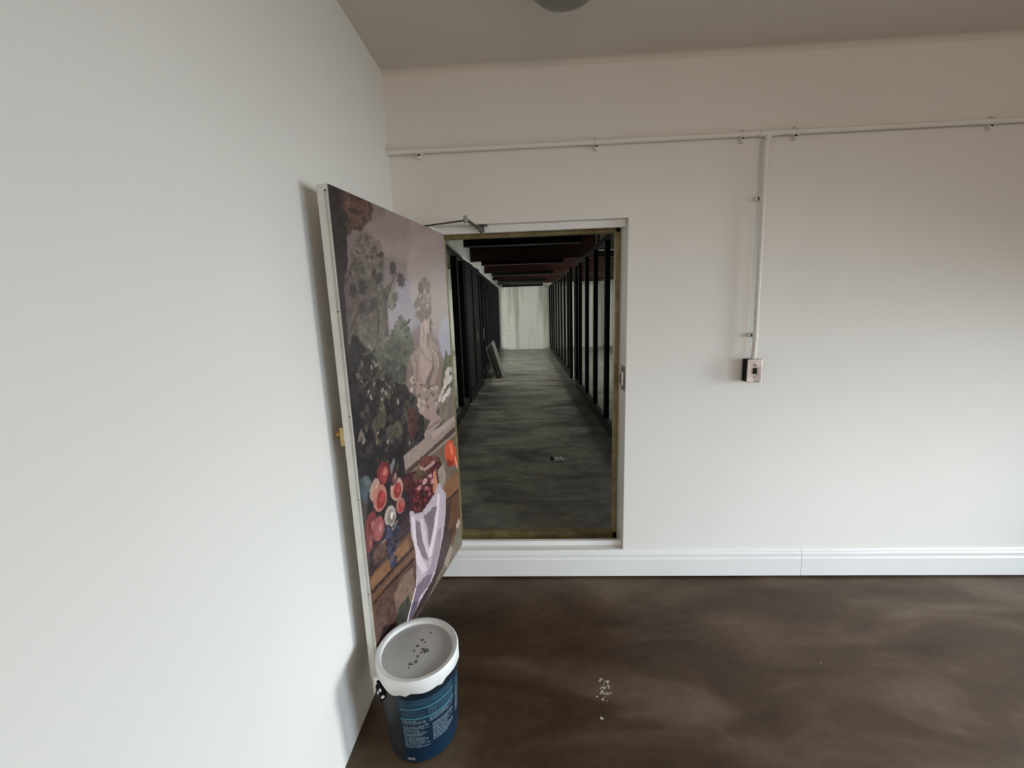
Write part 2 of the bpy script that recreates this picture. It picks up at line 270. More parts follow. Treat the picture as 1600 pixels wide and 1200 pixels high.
# still-life shapes: (r, g, b, mottling, outline points on the 1000 x 1000 picture)
PAINT=[
(150,132,128,5,[-46,978,50,942,220,913,408,898,571,896,687,906,749,923,754,945,705,970,602,995,452,1016,271,1029,94,1028,-28,1010]),
(158,143,138,5,[-192,910,-132,856,-3,814,154,792,300,792,411,810,475,841,487,880,449,921,363,959,238,988,88,1001,-59,992,-164,960]),
(138,120,120,5,[423,968,486,949,580,937,679,933,764,937,822,947,846,961,837,977,794,993,721,1006,628,1014,530,1014,449,1005,409,988]),
(122,104,104,6,[637,991,675,978,730,968,788,963,838,965,872,972,885,982,876,994,846,1007,799,1017,742,1023,686,1023,644,1017,625,1006]),
(165,152,150,5,[-161,809,-117,756,-30,716,76,697,177,701,255,725,299,762,304,806,271,850,204,888,111,912,7,917,-87,900,-149,861]),
(150,145,162,6,[332,789,361,759,420,736,494,726,566,728,623,742,656,764,661,790,639,815,592,837,526,851,453,853,386,842,342,819]),
(165,168,190,6,[-112,687,-87,657,-38,635,24,625,85,629,133,645,161,670,165,698,144,725,101,747,44,759,-18,758,-72,744,-106,718]),
(158,150,165,6,[449,758,469,739,514,725,571,719,628,721,674,730,701,745,707,762,690,779,654,792,602,800,545,800,492,792,457,777]),
(168,158,158,5,[363,830,374,814,393,802,418,795,442,795,461,801,472,813,473,828,463,843,444,855,421,862,396,863,376,857,364,845]),
(72,52,48,22,[997,1007,883,1005,762,1003,726,990,752,966,820,942,880,934,927,916,1003,912]),
(100,68,56,20,[842,959,854,956,867,955,875,958,874,961,865,965,852,967,841,966,837,963]),
(100,68,56,20,[827,950,847,944,865,943,874,946,870,952,855,958,834,962,819,961,816,956]),
(100,68,56,20,[800,980,820,974,840,973,849,975,844,982,827,989,806,993,790,993,788,988]),
(84,56,48,20,[854,946,874,941,892,940,901,943,897,949,882,955,861,959,846,958,843,953]),
(84,56,48,20,[850,978,868,972,884,970,892,973,888,979,873,985,854,989,840,989,839,984]),
(84,56,48,20,[869,961,885,957,901,956,909,958,906,963,894,968,877,971,864,971,861,967]),
(100,68,56,20,[838,980,858,974,877,972,887,975,883,982,867,988,846,992,830,992,827,987]),
(62,44,42,20,[749,1006,768,1000,784,997,790,999,784,1005,767,1012,748,1017,736,1017,737,1013]),
(84,56,48,20,[755,979,774,974,790,972,797,974,792,980,777,986,758,990,745,990,744,985]),
(84,56,48,20,[815,987,833,981,848,978,853,980,846,986,830,993,812,998,800,998,802,994]),
(100,68,56,20,[880,960,895,956,908,954,913,956,908,961,895,966,881,970,870,969,870,966]),
(84,56,48,20,[769,995,782,992,798,991,808,994,809,997,799,1001,784,1003,771,1003,765,999]),
(100,68,56,20,[791,979,806,974,819,973,825,975,820,979,807,985,792,988,781,988,781,985]),
(62,44,42,20,[832,967,845,964,861,964,872,966,874,970,865,974,849,976,835,974,828,971]),
(100,68,56,20,[772,988,793,982,811,980,819,982,813,989,795,996,774,1001,759,1001,758,996]),
(100,68,56,20,[829,987,841,984,853,983,861,985,861,989,852,992,840,994,829,994,824,991]),
(46,34,36,14,[997,1007,938,1003,930,963,898,960,924,916,931,872,968,825,966,743,996,696,943,643,1019,650]),
(104,96,86,22,[678,888,686,859,719,834,770,819,825,816,873,825,906,843,920,866,913,891,886,913,843,929,791,936,738,930,697,913]),
(120,110,98,20,[690,909,701,895,722,884,749,877,776,876,798,880,811,889,813,901,803,913,784,924,758,931,731,933,707,930,692,921]),
(84,74,68,22,[828,840,841,821,864,805,892,796,919,796,939,804,950,819,950,837,938,855,917,871,891,880,864,882,841,875,828,860]),
(92,80,74,24,[961,848,873,857,711,844,683,803,690,734,820,685,985,696]),
(104,98,88,20,[903,765,725,756,719,678,895,664,959,694]),
(90,92,80,18,[729,679,710,706,680,716,681,731,646,735,647,750,613,752,603,765,571,772,556,764,533,759,518,747,495,738,494,721,471,711,470,691,448,674,423,643,392,554,471,512,964,581,947,681,814,705]),
(70,74,68,22,[829,659,687,676,532,643,523,569,569,526,907,560]),
(108,112,96,16,[509,736,518,725,536,717,560,713,584,714,603,720,615,728,617,739,608,749,591,756,569,761,545,760,524,755,511,746]),
(84,88,76,18,[614,694,624,684,645,677,673,675,702,676,725,682,739,691,742,701,733,710,714,717,687,720,659,719,634,714,617,705]),
(98,100,72,26,[73,664,40,642,-34,646,-57,545,-54,428,207,447,187,569]),
(120,112,96,22,[178,539,-46,546,-58,439,112,442,233,479]),
(205,200,196,8,[35,592,66,585,95,585,106,591,92,601,62,609,33,609,21,602]),
(205,200,196,8,[2,565,34,558,64,558,75,565,61,575,30,582,0,582,-12,575]),
(205,200,196,8,[77,556,107,549,135,549,145,556,132,566,103,573,74,573,63,566]),
(205,200,196,8,[-50,596,-18,588,13,588,25,595,11,605,-21,612,-53,613,-65,606]),
(205,200,196,8,[45,529,75,522,105,522,115,530,102,539,72,546,42,546,31,539]),
(205,200,196,8,[119,517,148,511,175,511,185,518,173,527,144,534,116,534,105,527]),
(44,38,40,20,[1003,697,943,742,907,728,860,703,807,684,762,639,547,596,417,522,429,436,636,436,653,386,838,405,1019,474]),
(62,54,54,18,[514,446,506,426,525,417,561,424,597,444,615,465,609,480,582,482,544,469]),
(34,30,33,18,[796,616,820,605,848,602,865,608,865,621,848,634,820,642,796,640,786,630]),
(62,54,54,18,[813,615,821,608,838,605,857,608,868,616,868,624,856,630,837,630,820,624]),
(72,70,58,18,[797,640,810,633,826,630,837,634,838,641,829,649,815,654,800,654,793,648]),
(34,30,33,18,[434,499,460,493,492,494,515,501,520,512,503,520,473,524,443,519,427,510]),
(62,54,54,18,[915,646,914,634,923,628,937,630,949,641,955,653,951,663,939,665,925,659]),
(62,54,54,18,[713,538,728,533,749,533,766,538,771,546,761,553,742,556,722,553,710,546]),
(34,30,33,18,[552,551,560,538,590,534,627,539,653,552,658,566,639,575,605,575,570,565]),
(84,80,66,18,[718,600,727,588,747,583,768,587,780,599,778,613,763,623,741,623,723,615]),
(72,70,58,18,[710,631,712,621,726,617,745,619,760,628,764,638,756,645,738,647,720,641]),
(72,70,58,18,[761,599,765,584,781,577,799,581,813,595,815,611,804,623,787,624,769,615]),
(62,54,54,18,[412,529,444,518,487,517,520,526,530,541,512,555,474,562,432,558,407,545]),
(62,54,54,18,[718,618,744,606,768,602,780,608,775,620,754,634,728,642,707,642,703,633]),
(72,70,58,18,[809,540,831,531,859,530,879,537,884,549,870,560,845,566,818,563,804,552]),
(50,44,46,18,[870,530,879,521,900,519,923,524,937,534,936,544,921,550,898,549,877,541]),
(84,80,66,18,[935,518,935,505,951,500,976,504,997,516,1005,530,997,540,976,541,951,532]),
(50,44,46,18,[918,514,922,507,939,505,959,509,974,516,977,524,967,529,948,529,928,523]),
(84,80,66,18,[692,514,694,504,716,499,747,503,773,513,782,524,770,532,743,532,712,525]),
(72,70,58,18,[972,534,988,524,1004,520,1013,525,1011,536,998,547,981,555,968,554,964,546]),
(72,70,58,18,[727,494,732,480,747,475,764,480,777,493,778,508,768,518,751,519,735,509]),
(50,44,46,18,[571,543,573,534,592,530,619,533,642,542,650,551,639,557,615,558,588,552]),
(50,44,46,18,[914,574,910,560,918,553,934,556,951,568,960,583,958,594,946,596,929,588]),
(62,54,54,18,[593,532,618,519,642,515,653,521,648,534,628,548,602,557,583,557,579,547]),
(62,54,54,18,[459,529,467,510,487,502,510,509,524,526,524,546,510,560,487,561,467,549]),
(84,80,66,18,[530,546,556,532,582,527,596,533,592,547,571,563,544,573,522,573,516,562]),
(34,30,33,18,[708,568,706,552,726,545,756,549,783,563,794,579,785,591,760,593,729,584]),
(88,82,66,20,[769,554,777,542,790,534,805,531,820,533,831,541,837,551,836,563,829,574,817,583,802,586,787,584,775,577,769,566]),
(80,76,60,20,[513,535,523,520,541,510,564,507,586,510,603,519,613,533,613,548,603,562,586,572,565,576,542,574,524,565,513,551]),
(84,80,62,20,[645,505,652,497,665,491,682,490,699,493,713,499,721,508,722,517,716,525,703,531,687,533,669,530,655,524,646,515]),
(36,30,34,12,[999,522,807,502,665,461,664,388,834,419,1002,464]),
(32,28,32,14,[998,598,907,560,858,496,953,487,999,522]),
(150,142,136,14,[842,710,851,707,858,707,859,709,854,713,846,716,839,717,837,714]),
(150,142,136,14,[821,703,820,699,824,697,830,698,836,702,837,707,833,709,827,707]),
(150,142,136,14,[816,677,816,673,821,671,827,673,830,677,830,681,825,683,820,681]),
(150,142,136,14,[804,670,813,666,820,666,822,668,818,672,809,675,802,676,800,673]),
(150,142,136,14,[838,666,840,662,845,661,850,663,852,667,850,671,845,673,840,671]),
(150,142,136,14,[876,619,883,616,890,616,892,618,889,622,881,625,875,626,872,623]),
(150,142,136,14,[862,608,860,604,863,602,870,604,875,609,877,613,873,615,867,613]),
(150,142,136,14,[774,611,783,608,791,608,793,610,788,614,779,617,771,618,769,615]),
(150,142,136,14,[750,604,749,600,753,598,760,600,766,605,768,609,764,611,757,609]),
(150,142,136,14,[711,612,709,607,712,605,720,607,727,612,729,617,725,619,718,617]),
(150,142,136,14,[656,572,660,568,666,566,672,569,673,574,669,579,663,580,657,577]),
(150,142,136,14,[958,541,959,537,963,536,968,538,970,543,969,547,965,548,960,546]),
(150,142,136,14,[942,525,946,521,951,521,955,523,955,527,951,531,946,532,942,529]),
(150,142,136,14,[842,524,851,522,859,522,860,524,855,528,846,530,838,530,837,527]),
(150,142,136,14,[770,495,777,491,785,491,788,494,785,498,778,502,771,502,767,499]),
(150,142,136,14,[533,486,527,480,530,477,540,480,552,486,558,492,555,494,545,492]),
(150,142,136,14,[579,463,580,457,586,456,594,459,599,465,598,470,592,472,585,468]),
(150,142,136,14,[830,632,835,628,841,626,845,629,845,633,841,637,835,638,830,636]),
(150,142,136,14,[785,592,788,588,794,587,799,589,800,594,797,598,791,599,786,597]),
(120,112,106,20,[955,556,928,523,988,530]),
(96,84,70,20,[864,537,835,507,866,501]),
(118,108,96,14,[751,867,751,863,760,861,772,862,777,865,772,869,760,870]),
(118,108,96,14,[852,904,853,900,863,897,874,898,879,902,873,905,861,907]),
(96,94,78,14,[691,871,698,867,714,865,728,866,728,871,716,875,699,875]),
(96,94,78,14,[769,877,780,874,793,873,799,876,794,880,780,882,769,880]),
(96,94,78,14,[841,852,831,848,836,844,852,844,866,847,869,852,858,854]),
(84,76,66,14,[845,879,842,878,845,875,853,874,859,875,859,877,853,879]),
(118,108,96,14,[785,866,775,861,782,857,800,857,815,861,816,866,803,868]),
(84,76,66,14,[775,839,774,833,784,830,797,833,804,838,799,842,786,843]),
(84,76,66,14,[686,882,687,877,701,873,717,874,723,879,715,884,698,885]),
(72,62,56,14,[856,884,860,880,873,877,884,878,886,882,876,885,863,886]),
(72,62,56,14,[719,894,731,892,741,893,740,897,730,900,718,900,713,897]),
(96,94,78,14,[823,855,816,852,819,849,831,848,841,850,843,853,835,855]),
(96,94,78,14,[803,870,799,867,805,864,817,863,825,865,824,868,814,870]),
(72,62,56,14,[848,900,843,896,851,892,866,891,877,895,875,899,863,902]),
(118,108,96,14,[861,885,872,880,879,880,879,883,870,889,860,892,856,890]),
(84,76,66,14,[866,852,876,851,884,853,884,857,875,859,865,858,861,855]),
(96,94,78,14,[891,890,887,886,894,883,906,883,914,886,913,890,903,892]),
(84,76,66,14,[878,869,887,864,900,863,908,866,904,871,892,875,880,874]),
(84,76,66,14,[771,828,782,827,791,828,792,831,784,833,774,833,768,831]),
(84,76,66,14,[792,922,798,916,806,915,810,918,807,924,800,928,793,927]),
(72,62,56,14,[789,890,792,886,800,885,808,886,809,890,802,893,793,893]),
(118,108,96,14,[872,904,876,900,884,899,889,901,888,905,882,908,875,908]),
(72,62,56,14,[738,906,756,903,769,905,766,910,750,914,732,915,727,911]),
(84,76,66,14,[686,888,680,884,688,879,706,878,718,881,717,886,703,889]),
(72,62,56,14,[857,838,864,836,875,836,881,838,878,840,868,841,859,840]),
(72,62,56,14,[758,888,771,886,781,887,782,890,773,894,760,894,753,892]),
(118,108,96,14,[721,838,738,836,747,838,742,842,726,845,712,845,710,842]),
(118,108,96,14,[821,917,830,913,840,912,845,915,840,919,830,922,821,922]),
(118,108,96,14,[854,902,848,898,852,896,863,896,873,898,874,902,865,903]),
(118,108,96,14,[855,859,854,856,859,855,866,855,870,858,868,860,861,861]),
(84,76,66,14,[742,902,760,898,773,899,773,904,760,909,742,911,734,908]),
(72,62,56,14,[856,873,868,871,873,871,868,874,856,877,846,877,846,876]),
(84,76,66,14,[861,835,858,832,866,829,879,829,886,831,883,835,872,837]),
(72,62,56,14,[677,901,682,895,698,891,713,894,715,900,704,906,686,906]),
(96,94,78,14,[729,908,730,906,740,903,751,903,754,904,748,907,737,909]),
(96,94,78,14,[794,917,788,913,791,911,801,912,809,915,810,918,803,919]),
(118,108,96,14,[903,856,899,850,904,848,912,851,919,856,918,860,911,860]),
(112,78,64,14,[816,963,823,959,829,957,831,960,826,965,819,969,814,968]),
(96,64,54,14,[767,1002,779,998,787,998,785,1001,775,1006,764,1008,761,1006]),
(64,46,42,14,[784,956,795,954,805,955,807,958,799,961,788,961,781,959]),
(96,64,54,14,[886,997,892,992,902,990,908,993,906,998,896,1002,888,1002]),
(112,78,64,14,[753,964,767,962,775,963,773,966,762,970,749,970,746,968]),
(112,78,64,14,[763,988,773,984,783,983,786,985,780,990,768,992,761,992]),
(96,64,54,14,[787,953,794,950,802,949,804,951,799,955,791,957,786,956]),
(112,78,64,14,[854,944,864,941,873,941,875,944,868,947,858,948,851,947]),
(64,46,42,14,[883,986,887,983,894,981,898,983,897,987,891,989,885,989]),
(112,78,64,14,[882,980,894,976,904,975,905,978,895,984,883,987,877,985]),
(112,78,64,14,[899,976,908,975,914,977,912,979,905,982,897,981,894,979]),
(96,64,54,14,[796,988,801,985,810,984,816,985,815,987,807,990,799,990]),
(64,46,42,14,[778,961,787,958,795,958,794,961,787,964,777,966,773,964]),
(96,64,54,14,[884,995,892,992,903,990,910,992,907,996,896,999,886,999]),
(112,78,64,14,[807,968,815,964,822,963,821,966,814,971,806,973,802,972]),
(112,78,64,14,[873,962,879,960,884,959,886,961,883,964,877,965,872,965]),
(112,78,64,14,[833,984,847,981,854,982,849,985,835,989,824,991,823,988]),
(112,78,64,14,[759,968,768,965,781,965,787,967,783,970,770,972,760,971]),
(64,46,42,14,[816,970,828,966,838,965,838,969,829,974,816,977,810,975]),
(96,64,54,14,[794,998,806,994,813,993,811,997,801,1001,790,1004,787,1002]),
(96,64,54,14,[908,941,916,940,922,941,923,943,917,945,909,945,905,943]),
(112,78,64,14,[880,989,890,986,895,986,891,989,882,992,873,994,872,992]),
(64,46,42,14,[870,971,876,966,885,965,891,967,888,971,880,975,872,975]),
(96,64,54,14,[899,936,909,934,914,934,910,937,900,940,891,941,891,939]),
(64,46,42,14,[820,1003,827,1001,838,1000,845,1001,843,1003,833,1005,823,1005]),
(96,64,54,14,[787,998,803,995,810,995,803,998,787,1003,774,1005,774,1003]),
(112,78,64,14,[902,978,909,976,917,976,919,978,915,980,907,981,901,980]),
(96,64,54,14,[844,993,855,990,863,990,862,993,853,997,842,999,838,997]),
(96,64,54,14,[893,969,906,965,917,964,917,968,908,973,894,976,888,974]),
(96,64,54,14,[824,960,833,959,841,959,843,961,837,964,827,965,822,963]),
(96,64,54,14,[910,933,918,931,923,931,922,933,915,936,908,937,906,936]),
(96,64,54,14,[772,972,780,968,791,967,795,970,790,974,780,977,772,976]),
(64,46,42,14,[785,1002,792,998,806,995,815,997,813,1001,802,1004,789,1005]),
(64,46,42,14,[822,938,836,935,846,936,846,940,835,944,821,945,815,943]),
(64,46,42,14,[740,985,750,983,755,984,752,987,744,989,735,990,734,988]),
(112,78,64,14,[761,965,770,962,779,961,783,963,778,967,767,969,760,968]),
(76,78,68,12,[596,711,612,708,628,710,633,715,623,719,605,719,593,716]),
(104,104,90,12,[922,660,921,654,932,652,945,655,952,661,946,665,933,665]),
(64,66,58,12,[604,703,615,698,634,698,647,702,645,708,629,711,611,709]),
(76,78,68,12,[566,754,572,749,591,748,608,750,611,755,597,759,577,759]),
(112,108,96,12,[773,659,780,656,789,656,793,659,790,664,781,666,774,664]),
(104,104,90,12,[694,655,698,652,708,652,716,654,716,658,708,660,698,659]),
(64,66,58,12,[582,643,601,640,614,641,611,646,595,651,577,652,571,649]),
(104,104,90,12,[758,638,763,633,777,633,789,636,791,641,780,644,765,642]),
(88,88,76,12,[716,622,728,618,745,619,754,624,748,630,732,631,718,628]),
(76,78,68,12,[485,660,483,652,497,650,516,655,526,663,519,669,501,668]),
(64,66,58,12,[705,632,698,625,706,622,722,627,734,635,733,640,720,639]),
(64,66,58,12,[594,648,593,640,608,638,628,642,638,650,630,655,611,654]),
(64,66,58,12,[693,623,715,621,730,623,728,629,709,633,688,633,681,628]),
(88,88,76,12,[462,636,489,632,507,635,503,641,481,646,455,647,447,642]),
(112,108,96,12,[525,691,536,688,553,688,562,692,557,696,541,698,527,695]),
(88,88,76,12,[456,618,456,615,465,614,476,616,480,620,475,622,464,621]),
(88,88,76,12,[757,722,759,716,772,714,787,717,791,723,783,727,768,727]),
(76,78,68,12,[736,664,727,657,732,655,746,658,760,666,762,671,751,670]),
(104,104,90,12,[614,737,614,731,628,729,646,731,654,737,646,742,628,742]),
(88,88,76,12,[433,676,444,670,459,670,466,675,460,682,446,685,434,682]),
(88,88,76,12,[599,621,612,616,629,617,637,623,630,629,613,632,600,629]),
(104,104,90,12,[430,612,432,606,450,604,472,608,480,614,469,619,447,617]),
(64,66,58,12,[812,698,827,693,838,693,837,698,825,705,811,708,805,705]),
(76,78,68,12,[554,745,571,739,589,739,594,745,583,752,563,756,550,753]),
(104,104,90,12,[746,649,752,647,761,647,765,650,762,653,754,654,747,652]),
(64,66,58,12,[690,628,701,625,717,626,728,630,725,635,710,637,695,634]),
(88,88,76,12,[817,678,826,676,838,676,843,680,838,684,826,685,817,682]),
(104,104,90,12,[788,667,804,664,814,665,808,669,793,674,778,675,776,672]),
(64,66,58,12,[434,647,436,643,451,641,469,643,475,648,466,651,448,651]),
(104,104,90,12,[526,673,530,669,544,669,558,671,560,675,551,677,535,676]),
(88,88,76,12,[880,697,888,694,896,695,898,698,892,701,883,702,878,700]),
(88,88,76,12,[749,690,755,686,762,685,765,689,761,694,753,696,748,695]),
(88,88,76,12,[844,698,861,695,875,696,877,702,865,707,848,708,838,704]),
(76,78,68,12,[688,729,689,725,698,724,708,725,712,728,706,731,696,731]),
(112,108,96,12,[572,688,589,684,602,684,601,689,588,695,571,697,564,694]),
(64,66,58,12,[654,697,678,693,691,694,683,699,661,705,640,707,637,703]),
(64,66,58,12,[533,749,530,745,541,742,556,744,565,748,560,752,546,753]),
(112,108,96,12,[625,647,643,645,657,647,655,652,640,656,622,656,615,652]),
(112,108,96,12,[682,675,695,672,703,672,700,676,688,679,677,681,674,679]),
(104,104,90,12,[601,689,604,683,615,682,625,686,627,693,619,697,607,695]),
(64,66,58,12,[845,704,849,700,858,700,864,702,864,707,857,709,849,708]),
(112,108,96,12,[573,755,566,748,571,746,584,750,596,758,597,763,587,762]),
(64,66,58,12,[496,751,521,747,535,748,528,753,506,759,484,761,480,757]),
(88,88,76,12,[581,700,585,695,595,694,605,698,606,703,598,707,588,705]),
(76,78,68,12,[913,672,927,667,937,667,937,673,926,679,912,682,906,679]),
(64,66,58,12,[596,620,605,616,620,616,628,621,625,626,612,628,599,625]),
(88,88,76,12,[515,729,532,725,548,726,553,731,541,736,523,738,511,735]),
(112,108,96,12,[899,681,898,676,903,674,910,678,914,684,912,688,906,687]),
(104,104,90,12,[586,613,585,608,595,607,609,610,616,615,611,618,598,617]),
(104,104,90,12,[538,611,552,608,563,609,563,613,551,617,537,619,531,616]),
(104,104,90,12,[536,672,549,669,566,670,573,675,565,679,549,680,535,677]),
(76,78,68,12,[592,622,592,614,608,612,628,617,636,626,627,631,608,630]),
(88,88,76,12,[641,738,640,733,650,731,665,732,672,736,667,740,654,741]),
(64,66,58,12,[694,677,700,674,716,674,730,676,731,680,719,682,702,681]),
(64,66,58,12,[541,678,558,671,575,672,579,678,568,686,549,690,537,686]),
(104,104,90,12,[521,621,533,616,548,617,554,622,547,628,532,630,520,627]),
(88,88,76,12,[493,648,506,642,529,642,543,648,540,655,520,659,499,655]),
(64,66,58,12,[517,720,522,715,538,713,555,716,558,722,546,725,528,724]),
(88,88,76,12,[628,707,631,703,639,702,647,704,649,709,643,712,634,711]),
(88,88,76,12,[481,622,494,617,512,618,522,623,517,629,500,631,484,628]),
(88,88,76,12,[756,642,775,639,789,641,789,646,775,651,756,652,748,648]),
(76,78,68,12,[826,639,835,634,846,634,851,639,847,645,836,647,827,645]),
(104,104,90,12,[910,645,912,640,918,640,924,643,926,648,921,650,914,649]),
(76,78,68,12,[685,698,679,691,689,688,708,691,720,698,717,703,702,703]),
(112,108,96,12,[461,653,457,646,470,644,490,647,502,654,497,659,479,658]),
(76,78,68,12,[601,700,610,692,627,691,640,697,639,706,625,711,608,708]),
(112,108,96,12,[546,649,556,646,567,647,570,650,563,654,552,655,544,653]),
(88,88,76,12,[744,688,742,683,749,681,758,685,764,691,761,694,753,694]),
(76,78,68,12,[512,732,536,728,556,730,557,736,538,742,514,743,502,738]),
(104,104,90,12,[534,627,527,618,535,616,553,621,567,631,567,638,552,636]),
(112,108,96,12,[532,661,550,656,561,656,557,661,542,667,525,670,521,667]),
(104,104,90,12,[883,637,893,635,900,636,899,639,891,642,882,642,878,640]),
(88,88,76,12,[908,658,907,653,916,651,927,653,934,659,929,662,918,662]),
(88,88,76,12,[467,677,484,670,502,670,508,677,497,685,477,689,464,686]),
(104,104,90,12,[409,646,426,642,448,644,458,649,450,654,428,655,410,651]),
(112,108,96,12,[590,752,597,745,614,743,627,748,627,756,614,760,597,759]),
(64,66,58,12,[604,687,621,683,635,684,636,689,623,694,605,696,597,692]),
(112,108,96,12,[704,684,700,677,706,675,718,679,727,685,726,690,716,689]),
(112,108,96,12,[677,618,676,612,686,610,698,615,704,622,699,627,687,625]),
(78,74,60,14,[441,577,443,572,457,571,473,575,479,581,470,584,454,582]),
(78,74,60,14,[824,502,835,495,843,495,841,501,831,509,820,513,817,510]),
(66,58,54,14,[659,482,663,473,675,472,685,480,686,492,678,498,665,494]),
(54,50,44,14,[980,476,978,471,985,470,994,473,1000,479,997,482,988,480]),
(54,50,44,14,[954,525,961,518,968,518,970,524,965,532,957,536,953,533]),
(78,74,60,14,[445,612,458,603,476,602,486,610,481,621,465,627,449,623]),
(78,74,60,14,[893,586,898,579,907,578,912,584,910,593,902,597,894,595]),
(38,34,36,14,[510,559,527,556,544,559,548,564,536,569,518,569,505,565]),
(78,74,60,14,[903,551,905,547,911,547,917,550,917,555,913,557,906,555]),
(78,74,60,14,[886,613,891,610,897,610,898,613,894,617,888,619,885,617]),
(38,34,36,14,[751,534,759,526,768,525,773,532,769,541,760,546,752,543]),
(54,50,44,14,[914,488,919,485,930,486,938,490,938,494,929,495,919,492]),
(78,74,60,14,[899,637,895,631,902,629,913,632,921,637,919,641,909,641]),
(54,50,44,14,[537,605,539,597,548,595,558,602,560,611,554,617,544,614]),
(78,74,60,14,[446,631,451,620,466,619,480,627,482,639,471,645,455,642]),
(54,50,44,14,[958,503,951,493,954,491,965,498,976,508,978,515,970,512]),
(38,34,36,14,[947,592,942,587,946,586,954,589,961,595,961,598,955,597]),
(66,58,54,14,[897,506,902,501,912,501,919,506,918,513,910,516,900,513]),
(78,74,60,14,[778,479,798,477,810,479,806,484,788,489,770,489,765,485]),
(78,74,60,14,[789,583,805,579,814,580,811,585,796,590,782,592,779,589]),
(66,58,54,14,[724,420,736,419,748,421,751,426,743,429,730,428,721,424]),
(54,50,44,14,[733,581,734,574,743,573,753,578,757,585,752,590,742,588]),
(54,50,44,14,[803,462,803,457,809,456,818,460,822,466,819,469,811,467]),
(66,58,54,14,[757,486,769,481,777,481,775,486,764,492,753,495,749,492]),
(66,58,54,14,[938,496,951,493,957,494,953,497,942,501,931,503,930,500]),
(54,50,44,14,[818,513,814,507,818,506,828,510,835,517,835,521,828,519]),
(54,50,44,14,[575,549,581,542,594,542,604,548,603,557,592,561,579,558]),
(78,74,60,14,[743,518,755,517,763,518,760,521,749,524,737,524,734,521]),
(78,74,60,14,[674,494,697,490,709,492,703,497,682,503,662,504,659,500]),
(78,74,60,14,[902,505,910,503,919,505,921,508,915,511,906,512,900,509]),
(54,50,44,14,[533,551,546,542,562,541,571,550,565,562,549,567,535,563]),
(78,74,60,14,[926,580,923,573,930,571,942,576,950,583,948,588,938,586]),
(78,74,60,14,[951,534,948,530,952,529,959,532,964,537,964,540,958,539]),
(38,34,36,14,[912,509,910,504,918,502,930,506,937,512,933,516,922,515]),
(66,58,54,14,[860,471,863,466,869,466,872,470,871,476,866,479,861,477]),
(78,74,60,14,[544,492,537,483,542,481,555,488,567,498,567,504,557,502]),
(54,50,44,14,[613,541,622,533,635,532,642,540,639,550,627,555,616,551]),
(78,74,60,14,[702,421,714,414,726,415,728,422,719,430,706,434,699,429]),
(54,50,44,14,[618,543,624,539,636,539,645,543,645,548,635,550,623,548]),
(38,34,36,14,[877,451,869,444,871,442,881,447,892,456,895,461,889,459]),
(54,50,44,14,[770,482,789,479,801,482,798,487,782,492,764,492,759,488]),
(54,50,44,14,[809,593,828,588,842,589,840,596,823,602,805,604,798,600]),
(66,58,54,14,[724,628,719,622,726,620,739,623,749,629,748,634,737,633]),
(38,34,36,14,[738,642,753,640,762,641,760,645,746,649,732,649,728,646]),
(66,58,54,14,[769,431,766,421,775,419,788,428,796,439,792,445,780,442]),
(78,74,60,14,[698,605,697,595,705,593,717,600,722,611,718,617,707,615]),
(66,58,54,14,[847,618,866,613,877,613,872,619,854,626,837,629,833,625]),
(66,58,54,14,[708,604,709,599,718,598,730,602,734,608,729,611,718,610]),
(38,34,36,14,[565,463,566,458,573,457,581,462,584,468,579,471,571,469]),
(78,74,60,14,[841,655,841,651,847,650,853,653,856,658,853,661,846,660]),
(54,50,44,14,[668,602,669,592,678,591,688,598,692,608,687,615,676,612]),
(66,58,54,14,[910,503,906,494,913,492,926,499,934,508,933,514,922,511]),
(54,50,44,14,[821,443,838,441,849,443,845,448,830,452,815,452,810,448]),
(54,50,44,14,[898,662,909,656,920,656,924,661,916,669,904,673,896,670]),
(38,34,36,14,[518,557,518,552,531,551,547,554,554,560,547,563,531,562]),
(54,50,44,14,[572,644,565,634,571,631,585,638,598,649,598,656,587,654]),
(78,74,60,14,[913,548,914,541,923,540,933,545,936,553,930,558,920,555]),
(66,58,54,14,[809,570,800,562,804,559,818,565,831,574,833,580,824,579]),
(54,50,44,14,[883,501,890,493,901,492,907,500,904,510,894,514,884,510]),
(78,74,60,14,[783,452,790,449,800,450,807,455,805,459,796,460,786,457]),
(66,58,54,14,[874,652,880,648,890,648,897,651,895,656,886,658,877,656]),
(38,34,36,14,[723,635,722,629,733,627,747,631,753,637,748,641,734,640]),
(38,34,36,14,[548,567,551,561,565,561,579,566,583,572,574,576,558,573]),
(54,50,44,14,[697,634,709,629,721,630,722,635,713,640,699,643,692,640]),
(54,50,44,14,[682,511,681,507,688,506,698,509,704,514,701,517,691,516]),
(66,58,54,14,[688,617,704,613,717,615,718,620,706,625,690,626,682,622]),
(66,58,54,14,[585,465,600,463,610,466,609,469,596,472,582,471,577,468]),
(38,34,36,14,[802,635,812,633,822,635,826,638,820,641,808,641,800,639]),
(78,74,60,14,[624,631,634,625,642,624,642,630,633,637,623,641,618,639]),
(78,74,60,14,[854,647,854,643,859,642,866,645,869,650,867,653,860,652]),
(78,74,60,14,[725,545,729,537,738,537,745,543,745,551,738,555,729,553]),
(78,74,60,14,[779,654,781,647,792,646,802,651,804,658,797,663,786,661]),
(70,60,56,8,[888,764,779,802,709,823,630,840,575,869,586,869,638,841,716,825,785,804,894,766]),
(60,52,48,8,[778,723,755,763,762,803,774,803,768,763,790,724]),
(60,52,48,8,[952,748,895,779,812,779,812,782,901,781,960,749]),
(60,50,48,15,[606,894,597,889,581,888,589,881,574,876,592,872,589,864,610,864,618,856,626,864,642,862,634,870,643,875,631,880,629,887,613,887]),
